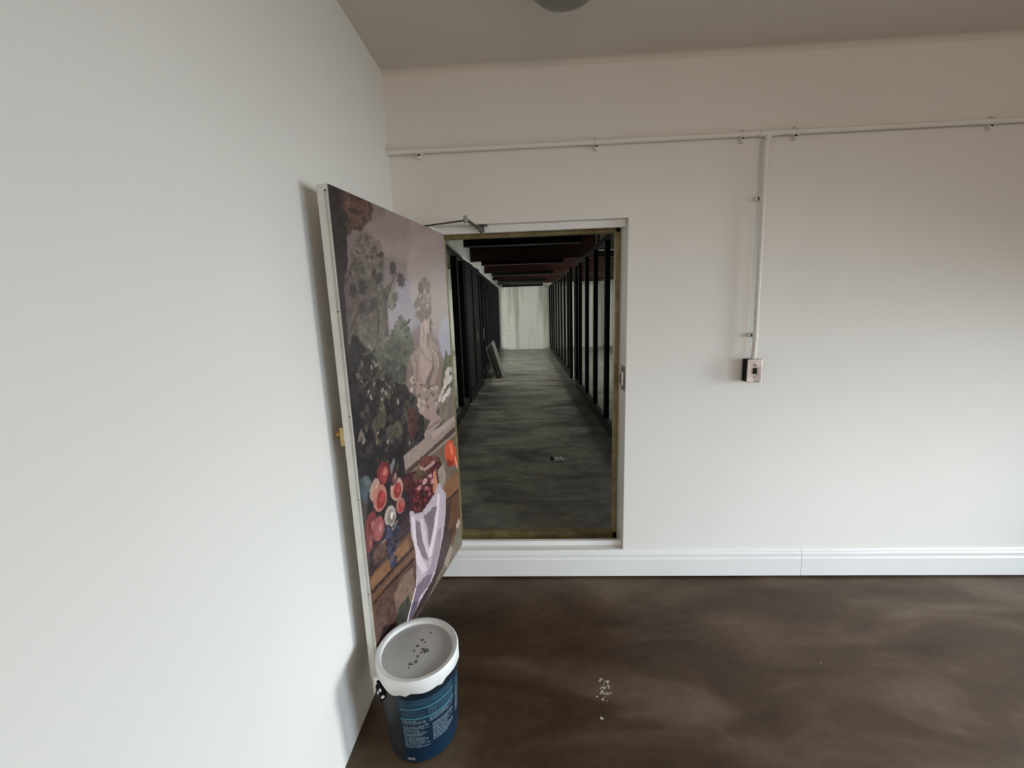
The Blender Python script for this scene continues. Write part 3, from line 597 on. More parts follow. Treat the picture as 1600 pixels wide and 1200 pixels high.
(60,50,48,15,[557,872,541,867,521,868,523,860,501,855,517,849,506,841,532,840,534,831,551,839,569,836,568,845,583,850,574,857,578,864,559,864]),
(60,50,48,15,[715,866,711,861,699,859,710,853,702,848,720,844,724,836,740,838,753,831,754,839,768,838,756,845,759,850,745,855,738,861,726,860]),
(60,50,48,15,[773,869,763,866,751,866,752,861,738,858,748,854,741,848,757,848,757,841,768,847,778,844,778,851,788,854,783,858,785,863,774,863]),
(60,50,48,15,[848,846,840,841,826,840,833,833,820,828,836,824,834,815,853,816,860,808,867,816,881,815,874,823,881,828,870,834,868,840,854,839]),
(60,50,48,15,[912,837,905,832,894,831,900,825,889,820,902,817,901,809,916,810,923,803,928,810,940,809,934,816,940,821,931,826,929,832,918,831]),
(60,50,48,15,[771,816,767,810,754,808,765,802,756,796,774,793,777,785,794,787,805,780,807,788,821,787,810,795,814,800,800,805,794,811,782,809]),
(60,50,48,15,[668,832,664,827,651,825,662,819,653,813,670,810,673,802,690,804,702,797,704,805,718,804,706,811,711,817,697,821,691,827,679,826]),
(60,50,48,15,[865,806,859,801,848,800,854,794,843,790,856,786,854,780,869,781,875,774,881,781,892,780,886,787,892,791,883,795,882,801,871,800]),
(128,122,106,15,[645,830,630,824,610,823,614,815,592,809,612,803,603,793,630,793,634,783,650,793,669,790,665,800,679,807,667,814,669,822,649,821]),
(84,74,66,15,[639,844,639,839,629,837,642,832,637,826,655,824,661,817,675,820,689,814,687,821,699,821,685,827,686,831,671,835,662,841,652,839]),
(96,88,78,15,[605,827,598,823,584,822,591,816,578,811,593,808,591,801,609,802,616,795,622,802,636,801,629,808,637,812,627,817,625,822,612,821]),
(50,42,42,8,[675,792,646,783,606,794,614,796,647,785,667,793]),
(158,138,128,10,[382,724,285,717,252,695,180,679,144,649,154,585,219,525,278,504,219,468,381,491,469,521,480,573,546,598,580,610,557,644,510,671,415,690]),
(128,110,104,12,[580,610,557,644,518,665,493,640,493,599,476,564,550,585]),
(176,156,146,8,[395,683,319,684,250,648,283,596,381,588,432,635]),
(134,114,106,10,[191,672,135,648,156,581,216,534,256,576,190,616]),
(120,102,98,10,[261,667,250,621,320,582,399,579,345,602,282,623]),
(180,160,150,7,[379,757,345,773,260,772,241,754,229,740,256,732,250,725,285,719,303,686,395,683,390,724]),
(110,92,86,8,[262,765,241,754,229,740,255,737,241,730,259,723,285,719,276,746]),
(130,110,102,8,[316,720,285,719,294,690,321,679]),
(116,98,92,14,[400,802,361,835,304,852,245,844,231,813,235,773,296,757,368,746,404,767]),
(150,130,120,12,[352,819,297,829,271,813,316,792,351,799]),
(118,102,95,15,[371,815,370,810,357,807,373,802,367,796,388,794,397,787,414,789,431,783,428,791,444,791,427,797,427,802,410,806,399,812,387,810]),
(96,80,76,15,[349,856,336,852,318,851,323,844,304,840,321,835,314,828,338,828,343,820,356,827,373,825,369,833,381,838,370,844,371,850,353,849]),
(118,102,95,15,[292,871,284,866,266,865,277,858,261,853,283,849,282,841,305,842,316,834,323,842,342,840,331,848,339,853,324,859,320,865,303,864]),
(118,102,95,15,[243,863,235,857,217,856,231,849,217,843,240,839,242,831,265,832,279,824,284,833,303,832,289,840,296,845,279,850,273,857,255,856]),
(140,124,116,15,[319,833,299,829,278,829,275,822,248,818,262,813,244,805,272,804,268,796,292,803,309,800,313,808,333,812,327,819,336,825,316,826]),
(118,102,95,15,[344,827,340,821,325,819,340,813,331,807,353,804,358,796,379,798,395,791,395,799,412,799,397,806,400,812,383,816,374,822,359,820]),
(140,124,116,15,[251,825,240,820,221,819,229,812,211,806,232,802,229,794,254,795,263,787,273,795,292,794,284,802,294,807,280,813,278,820,259,818]),
(118,102,95,15,[388,786,384,782,372,781,382,776,373,772,389,769,391,764,407,765,417,760,419,766,432,766,422,771,426,775,414,779,408,783,397,782]),
(118,102,95,15,[298,806,299,800,286,797,307,792,302,785,327,783,339,776,357,779,379,773,373,781,390,781,369,788,367,794,346,797,331,803,318,801]),
(118,102,95,15,[306,775,316,772,314,769,333,768,342,764,357,765,375,762,378,766,399,764,382,768,390,770,369,771,359,774,343,774,326,776,325,774]),
(170,155,146,10,[347,818,357,814,369,812,375,814,372,819,361,823,350,825,344,823]),
(170,155,146,10,[291,830,301,826,314,824,320,827,317,831,306,836,294,837,287,835]),
(170,155,146,10,[247,819,258,815,271,813,277,816,274,820,263,825,250,826,244,824]),
(170,155,146,10,[372,785,382,781,393,780,399,782,396,787,386,791,375,792,369,790]),
(170,155,146,10,[272,792,283,787,295,786,302,788,298,793,287,798,275,799,268,797]),
(186,168,158,10,[513,604,525,602,536,603,540,606,534,609,522,611,511,610,507,607]),
(126,108,100,10,[533,598,544,597,555,597,559,600,553,604,542,605,531,605,527,602]),
(126,108,100,10,[514,582,526,580,537,581,541,584,535,587,523,589,512,588,508,585]),
(186,168,158,10,[517,609,529,607,540,608,544,611,538,614,526,616,515,615,511,612]),
(186,168,158,10,[498,603,510,601,521,602,525,605,520,608,508,610,496,609,492,606]),
(186,168,158,10,[514,582,526,581,537,581,541,584,535,588,523,589,512,588,508,585]),
(186,168,158,10,[500,613,512,612,524,612,527,615,522,619,510,620,499,620,495,617]),
(186,168,158,10,[508,589,520,588,532,589,535,591,530,595,518,596,507,596,503,593]),
(126,108,100,10,[512,594,524,593,536,593,539,596,534,600,522,601,511,600,507,598]),
(186,168,158,10,[515,587,527,585,538,586,542,589,536,592,525,594,513,593,509,590]),
(126,108,100,10,[529,602,541,600,552,601,556,604,550,607,538,609,527,608,524,605]),
(126,108,100,10,[476,592,488,590,500,591,504,594,498,597,486,599,474,598,470,595]),
(150,132,122,10,[420,542,417,536,425,533,439,536,452,542,456,548,448,550,433,548]),
(150,132,122,10,[384,532,375,525,379,522,395,524,413,530,422,536,418,539,402,537]),
(150,132,122,10,[395,564,390,558,397,556,413,558,427,564,431,570,424,572,409,570]),
(180,164,152,10,[285,570,279,564,287,561,304,564,319,570,325,576,317,578,301,576]),
(180,164,152,10,[257,532,247,526,252,522,270,524,290,531,300,537,295,540,277,538]),
(150,132,122,10,[226,552,221,545,231,543,248,546,264,552,268,558,259,561,242,558]),
(150,132,122,10,[394,581,410,578,425,579,431,583,424,588,409,590,393,590,387,586]),
(180,164,152,10,[454,541,450,535,457,533,472,535,485,541,489,547,482,549,468,547]),
(116,100,92,10,[254,524,264,519,280,519,292,523,294,529,284,534,269,534,256,530]),
(116,100,92,10,[353,545,354,539,365,538,379,541,389,547,388,553,377,555,363,551]),
(180,164,152,10,[330,518,347,515,363,516,370,521,363,525,346,528,330,527,323,523]),
(180,164,152,10,[240,517,240,511,251,509,268,512,279,519,279,525,268,527,251,523]),
(116,100,92,10,[435,561,436,556,446,554,459,557,468,563,466,569,456,570,443,567]),
(180,164,152,10,[453,542,458,537,469,536,481,540,486,545,481,550,470,551,458,548]),
(180,164,152,10,[404,522,416,518,430,519,439,523,437,528,426,532,411,532,402,528]),
(150,132,122,10,[366,555,367,549,378,547,392,551,401,557,399,562,388,564,374,561]),
(180,164,152,10,[437,551,435,545,443,543,457,546,468,552,470,558,462,560,448,557]),
(150,132,122,10,[336,565,348,560,363,560,373,564,372,570,361,574,346,574,336,570]),
(116,100,92,10,[341,522,346,517,359,516,372,520,378,526,372,531,360,532,346,528]),
(116,100,92,10,[217,525,240,524,258,526,261,530,248,534,225,535,207,533,203,529]),
(116,100,92,10,[277,552,267,545,273,542,290,544,309,550,319,556,314,559,297,558]),
(180,164,152,10,[372,576,373,571,384,569,398,572,407,578,405,583,394,585,380,582]),
(150,132,122,10,[324,552,330,547,343,546,356,549,361,555,356,560,342,561,329,558]),
(116,100,92,10,[315,572,331,569,348,570,354,574,347,579,331,582,314,581,308,577]),
(180,164,152,10,[392,542,392,536,401,534,416,537,426,543,427,549,417,551,403,548]),
(180,164,152,10,[219,558,239,556,257,557,263,561,253,566,233,568,215,567,209,563]),
(196,186,178,10,[88,570,110,563,132,562,141,568,133,577,112,584,90,585,80,579]),
(196,186,178,10,[46,578,68,571,90,570,100,576,92,585,70,592,47,593,37,587]),
(196,186,178,10,[135,543,156,537,177,536,186,542,178,550,158,557,137,558,127,552]),
(196,186,178,10,[179,525,199,518,219,518,228,524,220,532,201,539,180,539,171,534]),
(104,86,80,8,[351,771,330,756,293,764,259,759,252,761,295,767,324,759,339,771]),
(140,120,112,8,[365,748,351,723,373,698,363,698,340,722,355,748]),
(96,78,72,8,[275,748,251,748,250,751,274,751]),
(120,96,90,8,[282,728,258,727,257,729,281,730]),
(190,172,160,8,[334,759,324,742,337,726,322,725,309,742,319,759]),
(120,102,96,8,[393,682,356,654,272,638,266,639,348,655,383,682]),
(136,116,108,8,[486,682,457,645,471,603,457,602,444,644,473,682]),
(186,168,158,8,[280,675,204,652,198,617,182,616,189,652,268,677]),
(112,94,88,8,[442,592,355,573,236,572,242,576,354,576,435,595]),
(158,138,132,8,[351,535,300,540,255,524,264,493,184,463,241,454,429,436,430,457,352,481]),
(110,88,84,8,[386,464,198,463,205,467,392,467]),
(80,50,44,22,[577,543,522,549,492,515,503,480,558,458,592,497]),
(150,134,124,8,[654,440,346,447,-16,449,-16,415,360,405,648,401]),
(172,152,146,6,[346,447,-16,449,-21,431,336,427]),
(82,64,60,8,[648,401,360,405,-16,415,-13,402,471,397,638,391]),
(150,126,116,8,[614,386,412,393,-22,397,-19,386,548,383]),
(112,94,78,16,[615,383,475,387,-18,384,0,252,171,256,263,269,577,291]),
(104,70,46,14,[1004,248,892,241,686,242,620,285,264,265,-13,256,-15,112,-4,-2,250,1,626,6,956,43,1007,99]),
(134,90,54,10,[244,269,-13,256,-18,198,243,213]),
(58,38,34,8,[235,205,-29,193,-7,203,253,214]),
(132,92,60,12,[998,239,893,236,689,233,668,199,903,208,993,212]),
(56,38,38,8,[990,202,877,199,628,188,644,199,889,208,1001,211]),
(112,78,60,8,[986,189,872,185,621,170,636,179,883,193,995,196]),
(44,30,32,8,[986,177,855,172,626,158,639,166,865,179,994,183]),
(86,60,52,18,[987,175,851,169,633,159,637,104,655,47,761,10,956,43,992,84]),
(120,98,82,18,[762,159,651,145,656,66,723,47,833,86,839,138]),
(62,66,58,16,[818,96,722,92,706,58,772,15,855,53]),
(112,104,88,16,[179,30,62,88,-7,86,0,1,279,5,503,4,578,15,340,24]),
(146,134,118,14,[191,60,156,35,250,1,300,31]),
(215,200,190,8,[77,87,18,97,25,87,82,85,68,79,9,81,30,103,92,92]),
(40,28,32,10,[995,78,937,102,861,72,761,10,915,6]),
(66,48,48,12,[125,202,216,111,91,105,191,60,319,30,534,7,653,9,738,0,770,20,646,33,339,87,252,185]),
(60,42,46,20,[989,322,924,294,750,308,675,317,614,283,648,241,889,249,993,241]),
(130,112,104,8,[924,283,829,292,703,293,710,298,836,296,930,287]),
(96,66,56,26,[955,287,845,288,847,251,965,258]),
(78,32,38,24,[687,393,613,389,516,373,383,384,270,362,243,333,264,294,319,263,454,259,530,260,644,292,681,335]),
(112,60,50,16,[509,394,441,399,319,375,257,347,340,360,450,372,497,364]),
(176,140,136,10,[512,386,451,366,330,366,326,354,424,355,496,365]),
(96,74,50,14,[586,371,514,378,425,350,488,344,583,358]),
(186,140,142,22,[441,323,462,322,482,326,494,331,490,337,474,340,452,338,435,333,430,327]),
(186,140,142,22,[380,324,399,324,417,327,427,332,424,337,410,339,390,338,375,334,371,328]),
(186,140,142,22,[506,320,523,320,539,323,548,328,545,332,532,334,515,333,501,329,498,324]),
(186,140,142,22,[421,300,438,299,456,303,466,308,463,313,449,315,430,313,415,309,411,303]),
(186,140,142,22,[357,305,372,304,388,307,396,311,393,315,382,317,366,316,353,312,350,308]),
(140,46,52,14,[540,271,545,269,555,271,562,275,561,279,552,279,543,276]),
(60,20,28,14,[524,307,530,305,540,306,546,311,545,314,537,315,528,311]),
(60,20,28,14,[509,290,515,288,525,289,532,294,531,297,522,298,513,294]),
(60,20,28,14,[438,294,444,291,455,293,462,298,461,302,452,302,442,299]),
(60,20,28,14,[491,298,497,296,507,297,514,302,513,306,504,306,495,303]),
(170,80,86,14,[441,254,447,252,458,254,466,258,464,262,455,262,445,259]),
(60,20,28,14,[432,298,438,296,449,298,456,302,455,306,446,306,436,303]),
(170,80,86,14,[394,282,400,279,411,281,419,286,418,290,408,290,398,287]),
(140,46,52,14,[391,320,397,318,408,319,416,324,415,328,405,328,395,325]),
(170,80,86,14,[547,331,552,328,562,330,568,334,567,337,559,338,550,335]),
(140,46,52,14,[533,318,539,315,548,317,555,321,554,325,546,325,537,322]),
(46,16,24,14,[478,306,484,304,494,305,501,310,500,313,491,314,482,311]),
(46,16,24,14,[558,293,564,291,573,293,580,297,579,301,571,301,561,298]),
(46,16,24,14,[408,306,414,304,425,305,433,310,432,314,422,314,412,311]),
(170,80,86,14,[411,281,417,279,428,281,436,285,435,289,425,290,415,286]),
(140,46,52,14,[424,248,430,245,441,247,449,252,448,256,438,256,428,253]),
(170,80,86,14,[500,323,505,320,516,322,523,326,521,330,513,330,503,327]),
(140,46,52,14,[572,305,577,303,586,305,593,309,592,312,584,313,575,310]),
(140,46,52,14,[358,290,364,287,376,289,384,294,382,298,373,298,362,294]),
(60,20,28,14,[359,241,365,239,377,241,385,246,384,250,374,250,363,246]),
(60,20,28,14,[347,318,353,315,365,317,373,321,372,325,362,326,351,322]),
(140,46,52,14,[409,294,415,292,426,294,434,298,433,302,424,302,413,299]),
(140,46,52,14,[434,303,440,301,450,302,458,307,457,310,448,311,437,308]),
(140,46,52,14,[576,284,581,282,591,283,597,288,596,291,588,291,579,288]),
(140,46,52,14,[546,349,551,347,561,348,568,352,566,355,558,356,549,353]),
(46,16,24,14,[488,350,493,347,503,349,511,353,509,356,501,357,491,354]),
(140,46,52,14,[539,304,544,302,554,304,561,308,560,311,551,312,542,309]),
(46,16,24,14,[493,294,498,292,508,294,516,298,514,302,506,302,496,299]),
(60,20,28,14,[399,324,405,322,416,323,424,328,423,331,413,332,403,329]),
(140,46,52,14,[454,275,460,273,470,275,478,279,476,283,468,283,457,280]),
(140,46,52,14,[558,301,563,299,573,301,580,305,578,308,570,309,561,306]),
(170,80,86,14,[496,341,501,339,512,340,519,344,517,348,509,349,499,346]),
(46,16,24,14,[383,283,389,281,400,283,408,287,407,291,397,292,387,288]),
(170,80,86,14,[423,302,428,300,439,301,447,306,446,310,437,310,426,307]),
(190,120,88,10,[357,334,322,337,311,290,345,265,374,280]),
(150,138,126,14,[299,327,205,333,195,274,248,257,292,292]),
(216,74,38,12,[183,373,129,388,61,376,8,337,-6,273,44,292,135,306,183,341]),
(238,120,80,8,[114,373,63,368,56,324,103,342]),
(150,40,24,10,[165,337,101,316,39,308,85,298,154,310]),
(240,170,150,8,[43,322,14,272,-3,269,27,319]),
(66,80,92,22,[934,420,942,409,954,401,969,399,983,403,994,411,1000,423,999,436,992,447,980,455,966,457,951,454,940,446,934,434]),
(90,104,112,20,[929,437,933,433,940,430,949,430,958,432,965,436,970,441,970,447,966,451,959,454,951,454,941,452,934,448,929,443]),
(40,30,36,14,[953,418,834,419,629,339,644,292,827,279,946,301,991,344]),
(120,40,44,10,[789,423,803,414,823,409,844,410,864,415,877,424,881,435,877,446,864,455,845,460,823,460,803,455,789,446,784,435]),
(158,60,58,12,[800,424,809,418,822,414,835,414,847,418,855,423,858,431,855,438,846,444,834,447,820,447,808,444,799,438,797,431]),
(196,110,96,8,[807,431,811,428,817,426,824,426,829,427,833,430,834,434,832,438,827,441,821,443,815,443,809,442,806,439,805,435]),
(168,140,124,10,[870,402,882,393,899,388,916,388,931,393,941,401,943,411,938,422,927,430,911,435,893,436,878,432,867,423,865,413]),
(178,120,100,12,[879,402,887,396,897,393,908,392,918,395,924,401,925,407,921,414,914,420,903,423,892,424,883,421,877,416,875,409]),
(196,170,150,8,[884,409,888,406,893,404,898,404,902,405,905,408,905,411,903,415,899,418,894,420,889,420,884,419,882,416,882,413]),
(176,112,98,10,[824,372,840,362,862,357,886,358,908,365,922,376,927,389,922,401,907,411,886,416,862,416,840,410,824,399,818,385]),
(150,44,46,12,[837,373,847,366,861,363,876,363,890,367,899,374,902,383,898,391,888,398,875,401,859,401,845,397,836,390,833,381]),
(180,60,58,8,[844,382,849,378,856,376,863,376,869,378,873,382,874,386,872,390,867,394,860,396,853,396,847,394,843,391,842,386]),
(184,140,124,10,[686,360,702,351,725,347,751,348,773,355,789,366,795,378,790,390,776,399,754,403,729,402,705,396,688,385,681,373]),
(146,44,44,12,[700,361,710,355,724,352,740,353,755,357,765,364,768,372,765,380,755,386,741,389,725,388,710,384,700,378,696,369]),
(176,64,60,8,[708,370,713,367,720,365,727,365,734,367,738,370,740,374,738,378,733,382,726,384,718,384,712,382,707,378,706,374]),
(160,96,88,10,[681,318,692,312,708,310,727,311,743,316,755,324,759,333,756,341,746,347,730,350,712,349,695,344,683,336,678,327]),
(158,50,48,12,[690,319,698,315,708,313,719,314,730,317,737,322,740,328,737,334,731,338,720,340,709,339,698,336,691,331,688,325]),
(190,90,84,8,[696,326,700,323,705,322,710,323,715,324,718,326,719,329,718,332,714,334,709,336,704,335,699,334,696,332,695,329]),
(168,160,150,10,[766,313,779,306,799,302,820,304,839,311,853,320,858,331,854,341,841,349,823,353,802,351,782,345,768,335,762,324]),
(120,112,108,12,[777,314,786,309,798,307,812,308,824,312,832,318,835,325,832,332,824,337,812,340,798,339,786,335,778,329,774,321]),
(214,206,198,8,[784,322,788,320,794,318,801,318,806,320,810,323,811,327,809,330,805,333,799,335,793,334,787,333,783,330,782,326]),
(128,52,54,10,[917,332,932,321,951,316,970,316,986,322,995,332,997,344,990,357,977,367,958,374,939,374,922,369,912,358,910,345]),
(110,36,42,12,[927,332,936,325,948,321,960,321,970,324,976,331,977,339,972,348,963,355,952,359,939,359,929,356,923,349,922,341]),
(166,100,92,8,[932,341,936,337,942,335,948,335,953,336,955,339,955,344,953,348,948,352,942,354,936,355,931,353,929,350,929,346]),
(150,74,74,10,[865,310,878,302,897,297,917,299,934,305,945,315,948,326,943,337,930,346,912,351,893,350,875,344,863,334,859,322]),
(160,84,82,12,[875,311,883,305,895,302,908,303,918,307,925,313,927,321,924,328,915,334,904,337,891,337,880,333,873,327,871,319]),
(186,120,112,8,[880,320,885,316,891,315,896,315,901,316,904,319,905,323,903,327,898,330,893,332,887,332,882,331,879,327,878,323]),
(66,36,42,10,[721,400,731,393,746,389,761,389,775,392,784,399,786,407,782,416,772,423,758,427,743,427,729,424,719,417,717,408]),
(110,70,66,12,[729,400,735,395,745,392,754,392,763,395,768,399,770,404,767,410,760,414,751,417,741,417,733,415,727,411,726,405]),
(150,120,110,8,[733,406,737,403,741,402,746,401,750,402,752,404,752,407,751,410,747,413,743,414,738,414,734,413,732,411,731,409]),
(130,66,66,10,[955,303,964,296,976,293,989,293,999,297,1006,304,1007,312,1002,321,993,327,981,331,969,331,958,327,951,320,950,312]),
(120,52,56,12,[961,303,967,299,975,296,983,296,989,299,993,303,994,309,991,314,985,319,977,321,969,321,962,319,958,315,958,309]),
(160,100,96,8,[964,309,967,307,971,305,975,305,978,306,979,308,979,311,978,314,974,317,971,318,967,318,964,317,962,315,962,312]),
(108,112,120,10,[780,440,737,453,731,439,770,420]),
(150,134,124,8,[884,284,808,288,748,300,757,304,816,293,891,288]),
(34,34,58,8,[797,220,801,218,810,219,817,223,819,228,815,230,807,229,799,225]),
(48,50,84,8,[793,275,798,273,806,274,813,278,815,282,811,284,803,283,795,280]),
(26,26,44,8,[799,204,803,201,812,203,819,207,821,211,817,214,809,212,801,208]),
(34,34,58,8,[818,291,822,289,830,290,837,294,840,298,835,300,827,299,820,296]),
(26,26,44,8,[832,232,837,230,845,231,852,235,854,239,850,241,842,240,834,236]),
(34,34,58,8,[820,245,824,242,833,244,840,247,842,252,838,254,830,253,822,249]),
(48,50,84,8,[804,284,808,282,816,283,824,286,826,290,822,293,813,292,806,288]),
(26,26,44,8,[789,235,793,232,802,234,809,238,811,242,807,244,799,243,791,239]),
(26,26,44,8,[841,282,845,279,853,280,860,284,862,288,857,290,850,289,843,286]),
(34,34,58,8,[830,237,835,235,843,236,850,240,852,245,848,247,840,246,832,242]),
(34,34,58,8,[839,277,843,274,851,275,858,279,860,283,856,285,848,284,841,281]),
(60,64,100,8,[790,215,794,213,802,214,810,218,812,223,808,225,799,224,792,220]),
(60,64,100,8,[833,244,837,242,845,243,852,247,855,252,850,254,842,253,835,249]),
(26,26,44,8,[835,239,839,237,847,238,854,242,856,246,852,249,844,247,837,243]),
(34,34,58,8,[771,268,775,266,784,267,791,271,794,275,789,277,781,276,773,272]),
(26,26,44,8,[807,264,812,262,820,263,827,267,829,271,825,273,817,272,810,268]),
(60,64,100,8,[816,292,820,290,828,291,835,294,837,298,833,301,825,300,818,296]),
(48,50,84,8,[814,246,818,244,826,245,833,249,835,253,831,256,823,254,816,251]),
(48,50,84,8,[826,264,830,262,838,263,845,267,847,271,843,273,835,272,828,268]),
(34,34,58,8,[830,295,834,292,842,293,849,297,851,301,847,303,839,302,832,299]),
(34,34,58,8,[835,252,839,250,847,251,854,255,856,259,852,261,844,260,837,256]),
(48,50,84,8,[766,284,770,281,779,282,786,286,789,291,784,293,776,292,768,288]),
(48,50,84,8,[821,261,825,259,833,260,840,264,842,268,838,270,830,269,823,265]),
(60,64,100,8,[824,283,828,281,836,282,844,285,846,289,842,292,834,291,826,287]),
(60,64,100,8,[806,263,811,261,819,262,826,266,828,270,824,272,816,271,809,268]),
(34,34,58,8,[778,255,783,253,791,254,799,258,801,263,797,265,788,264,780,260]),
(60,64,100,8,[770,287,775,285,783,286,791,289,793,294,789,296,780,295,773,291]),
(60,64,100,8,[849,303,853,300,861,301,867,305,869,309,865,311,858,310,851,307]),
(60,64,100,8,[818,218,822,216,830,217,838,221,840,226,835,228,827,227,820,223]),
(26,26,44,8,[790,208,795,205,803,207,811,211,813,215,809,218,800,216,793,212]),
(60,64,100,8,[825,292,829,289,837,290,845,294,847,298,842,300,835,299,827,296]),
(34,34,58,8,[845,294,849,291,857,292,864,296,866,300,862,302,854,301,847,298]),
(48,50,84,8,[831,241,835,239,843,240,850,244,852,248,848,250,840,249,833,245]),
(26,26,44,8,[803,240,807,238,815,239,823,243,825,247,821,249,812,248,805,244]),
(48,50,84,8,[799,203,803,201,811,202,819,207,821,211,817,213,808,212,801,208]),
(48,50,84,8,[830,224,834,222,842,223,850,227,852,232,847,234,839,233,832,229]),
(48,50,84,8,[825,209,829,207,837,208,844,212,846,217,842,219,834,218,827,214]),
(60,64,100,8,[802,219,807,217,815,218,822,222,824,227,820,229,812,228,804,224]),
(60,64,100,8,[814,282,818,280,826,281,833,284,835,289,831,291,823,290,816,286]),
(26,26,44,8,[832,238,836,236,844,237,851,241,853,245,849,248,841,246,834,242]),
(34,34,58,8,[817,304,821,301,829,302,836,306,838,310,834,312,826,311,819,308]),
(48,50,84,8,[753,273,757,270,766,271,774,275,776,280,772,282,763,281,755,277]),
(60,64,100,8,[843,301,847,299,855,300,862,303,864,307,860,310,852,309,845,305]),
(48,50,84,8,[811,293,815,290,823,291,831,295,833,299,828,301,820,301,813,297]),
(48,50,84,8,[792,212,796,210,805,212,812,216,815,220,810,222,802,221,794,217]),
(34,34,58,8,[825,223,830,221,838,222,845,226,847,231,843,233,835,231,828,227]),
(34,34,58,8,[769,262,774,260,782,261,790,265,792,269,788,272,779,271,771,267]),
(34,34,58,8,[747,275,751,272,760,273,768,277,770,282,766,284,757,283,749,279]),
(48,50,84,8,[809,205,814,203,822,204,829,209,832,213,827,215,819,214,812,210]),
(26,26,44,8,[796,200,801,198,809,199,816,204,819,208,814,210,806,209,798,205]),
(26,26,44,8,[837,308,841,305,849,306,856,310,858,314,854,316,846,315,839,312]),
(60,64,100,8,[836,258,840,255,848,257,855,260,857,265,853,267,845,266,838,262]),
(34,34,58,8,[758,249,763,247,772,248,779,252,782,257,777,259,769,258,761,254]),
(48,50,84,8,[747,281,752,279,760,280,768,284,770,288,766,290,757,289,749,285]),
(26,26,44,8,[792,238,796,236,804,237,812,241,814,246,810,248,801,247,794,243]),
(60,64,100,8,[806,207,811,205,819,206,826,210,829,215,824,217,816,216,809,212]),
(26,26,44,8,[763,253,767,251,776,252,784,256,786,261,782,263,773,262,765,258]),
(60,64,100,8,[829,244,833,241,841,243,849,247,851,251,846,253,838,252,831,248]),
(48,50,84,8,[803,209,807,207,816,208,823,212,825,217,821,219,813,218,805,214]),
(26,26,44,8,[815,257,819,255,827,256,835,260,837,264,833,266,824,265,817,261]),
(48,50,84,8,[836,258,840,256,848,257,855,261,857,265,853,267,845,266,838,262]),
(26,26,44,8,[799,285,803,283,812,284,819,288,821,292,817,294,809,293,801,289]),
(60,64,100,8,[829,303,833,301,841,302,848,305,850,309,846,311,838,311,831,307]),
(48,50,84,8,[826,208,831,205,839,207,846,211,848,215,844,217,836,216,829,212]),
(34,34,58,8,[812,251,817,248,825,250,832,253,834,258,830,260,822,259,814,255]),
(26,26,44,8,[783,215,787,213,796,215,803,219,806,223,801,225,793,224,785,220]),
(34,34,58,8,[797,203,801,201,810,202,817,206,819,211,815,213,807,212,799,207]),
(48,50,84,8,[826,259,830,257,838,258,845,262,847,266,843,268,835,267,828,263]),
(26,26,44,8,[836,267,840,265,848,266,855,269,857,274,853,276,845,275,838,271]),
(34,34,58,8,[798,239,802,237,811,238,818,242,820,246,816,249,808,247,800,244]),
(48,50,84,8,[809,211,813,209,821,211,829,215,831,219,826,221,818,220,811,216]),
(34,34,58,8,[785,239,789,237,798,238,805,242,807,246,803,249,795,247,787,244]),
(48,50,84,8,[795,209,800,207,808,208,816,212,818,217,813,219,805,218,798,213]),
(48,50,84,8,[810,293,814,291,822,292,829,295,831,299,827,302,819,301,812,297]),
(48,50,84,8,[812,235,816,233,824,234,831,238,833,242,829,245,821,243,814,240]),
(60,64,100,8,[763,241,768,239,776,240,784,244,786,249,782,251,773,250,765,246]),
(26,26,44,8,[809,215,814,213,822,214,829,218,831,222,827,225,819,223,811,219]),
(60,64,100,8,[834,262,839,259,847,261,854,264,856,269,852,271,844,270,837,266]),
(26,26,44,8,[833,266,838,263,846,264,853,268,855,272,851,275,843,273,835,270]),
(26,26,44,8,[844,269,848,267,856,268,863,271,865,275,861,278,853,277,846,273]),
(26,26,44,8,[766,277,771,274,779,275,787,279,789,283,785,286,776,285,769,281]),
(60,64,100,8,[820,205,824,202,832,204,840,208,842,212,838,214,829,213,822,209]),
(60,64,100,8,[845,283,849,281,857,282,864,286,866,290,862,292,854,291,847,287]),
(48,50,84,8,[738,277,742,275,751,276,759,280,761,284,757,287,748,286,740,282]),
(48,50,84,8,[823,205,828,203,836,205,843,209,845,213,841,215,833,214,825,210]),
(48,50,84,8,[810,210,814,208,822,209,830,213,832,217,828,220,819,218,812,214]),
(34,34,58,8,[813,238,818,235,826,237,833,240,835,245,831,247,823,246,816,242]),
(34,34,58,8,[805,247,809,245,817,246,824,250,827,254,822,256,814,255,807,251]),
(34,34,58,8,[842,300,846,298,854,299,860,302,862,306,858,309,851,308,844,304]),
(60,64,100,8,[825,217,829,215,837,217,845,221,847,225,842,227,834,226,827,222]),
(112,118,150,6,[828,225,830,224,834,225,836,227,833,228,829,227]),
(112,118,150,6,[820,278,823,278,827,279,828,281,826,282,822,280]),
(112,118,150,6,[817,253,819,252,823,254,825,256,823,256,819,255]),
(112,118,150,6,[805,287,808,287,812,288,813,290,811,291,807,289]),
(112,118,150,6,[796,237,799,236,803,238,804,240,802,240,798,239]),
(112,118,150,6,[796,232,798,231,803,233,804,235,802,236,798,234]),
(112,118,150,6,[798,252,801,251,805,253,806,255,804,255,800,254]),
(112,118,150,6,[825,223,828,222,832,224,833,226,831,226,827,225]),
(112,118,150,6,[784,262,786,261,790,263,792,265,789,265,785,264]),
(112,118,150,6,[827,300,829,299,833,300,835,302,832,303,828,302]),
(112,118,150,6,[837,227,839,227,843,228,845,230,842,231,838,229]),
(112,118,150,6,[830,238,833,238,837,239,838,241,836,242,832,241]),
(112,118,150,6,[815,237,817,236,821,238,823,240,820,241,816,239]),
(112,118,150,6,[812,218,814,217,818,219,820,221,817,222,813,220]),
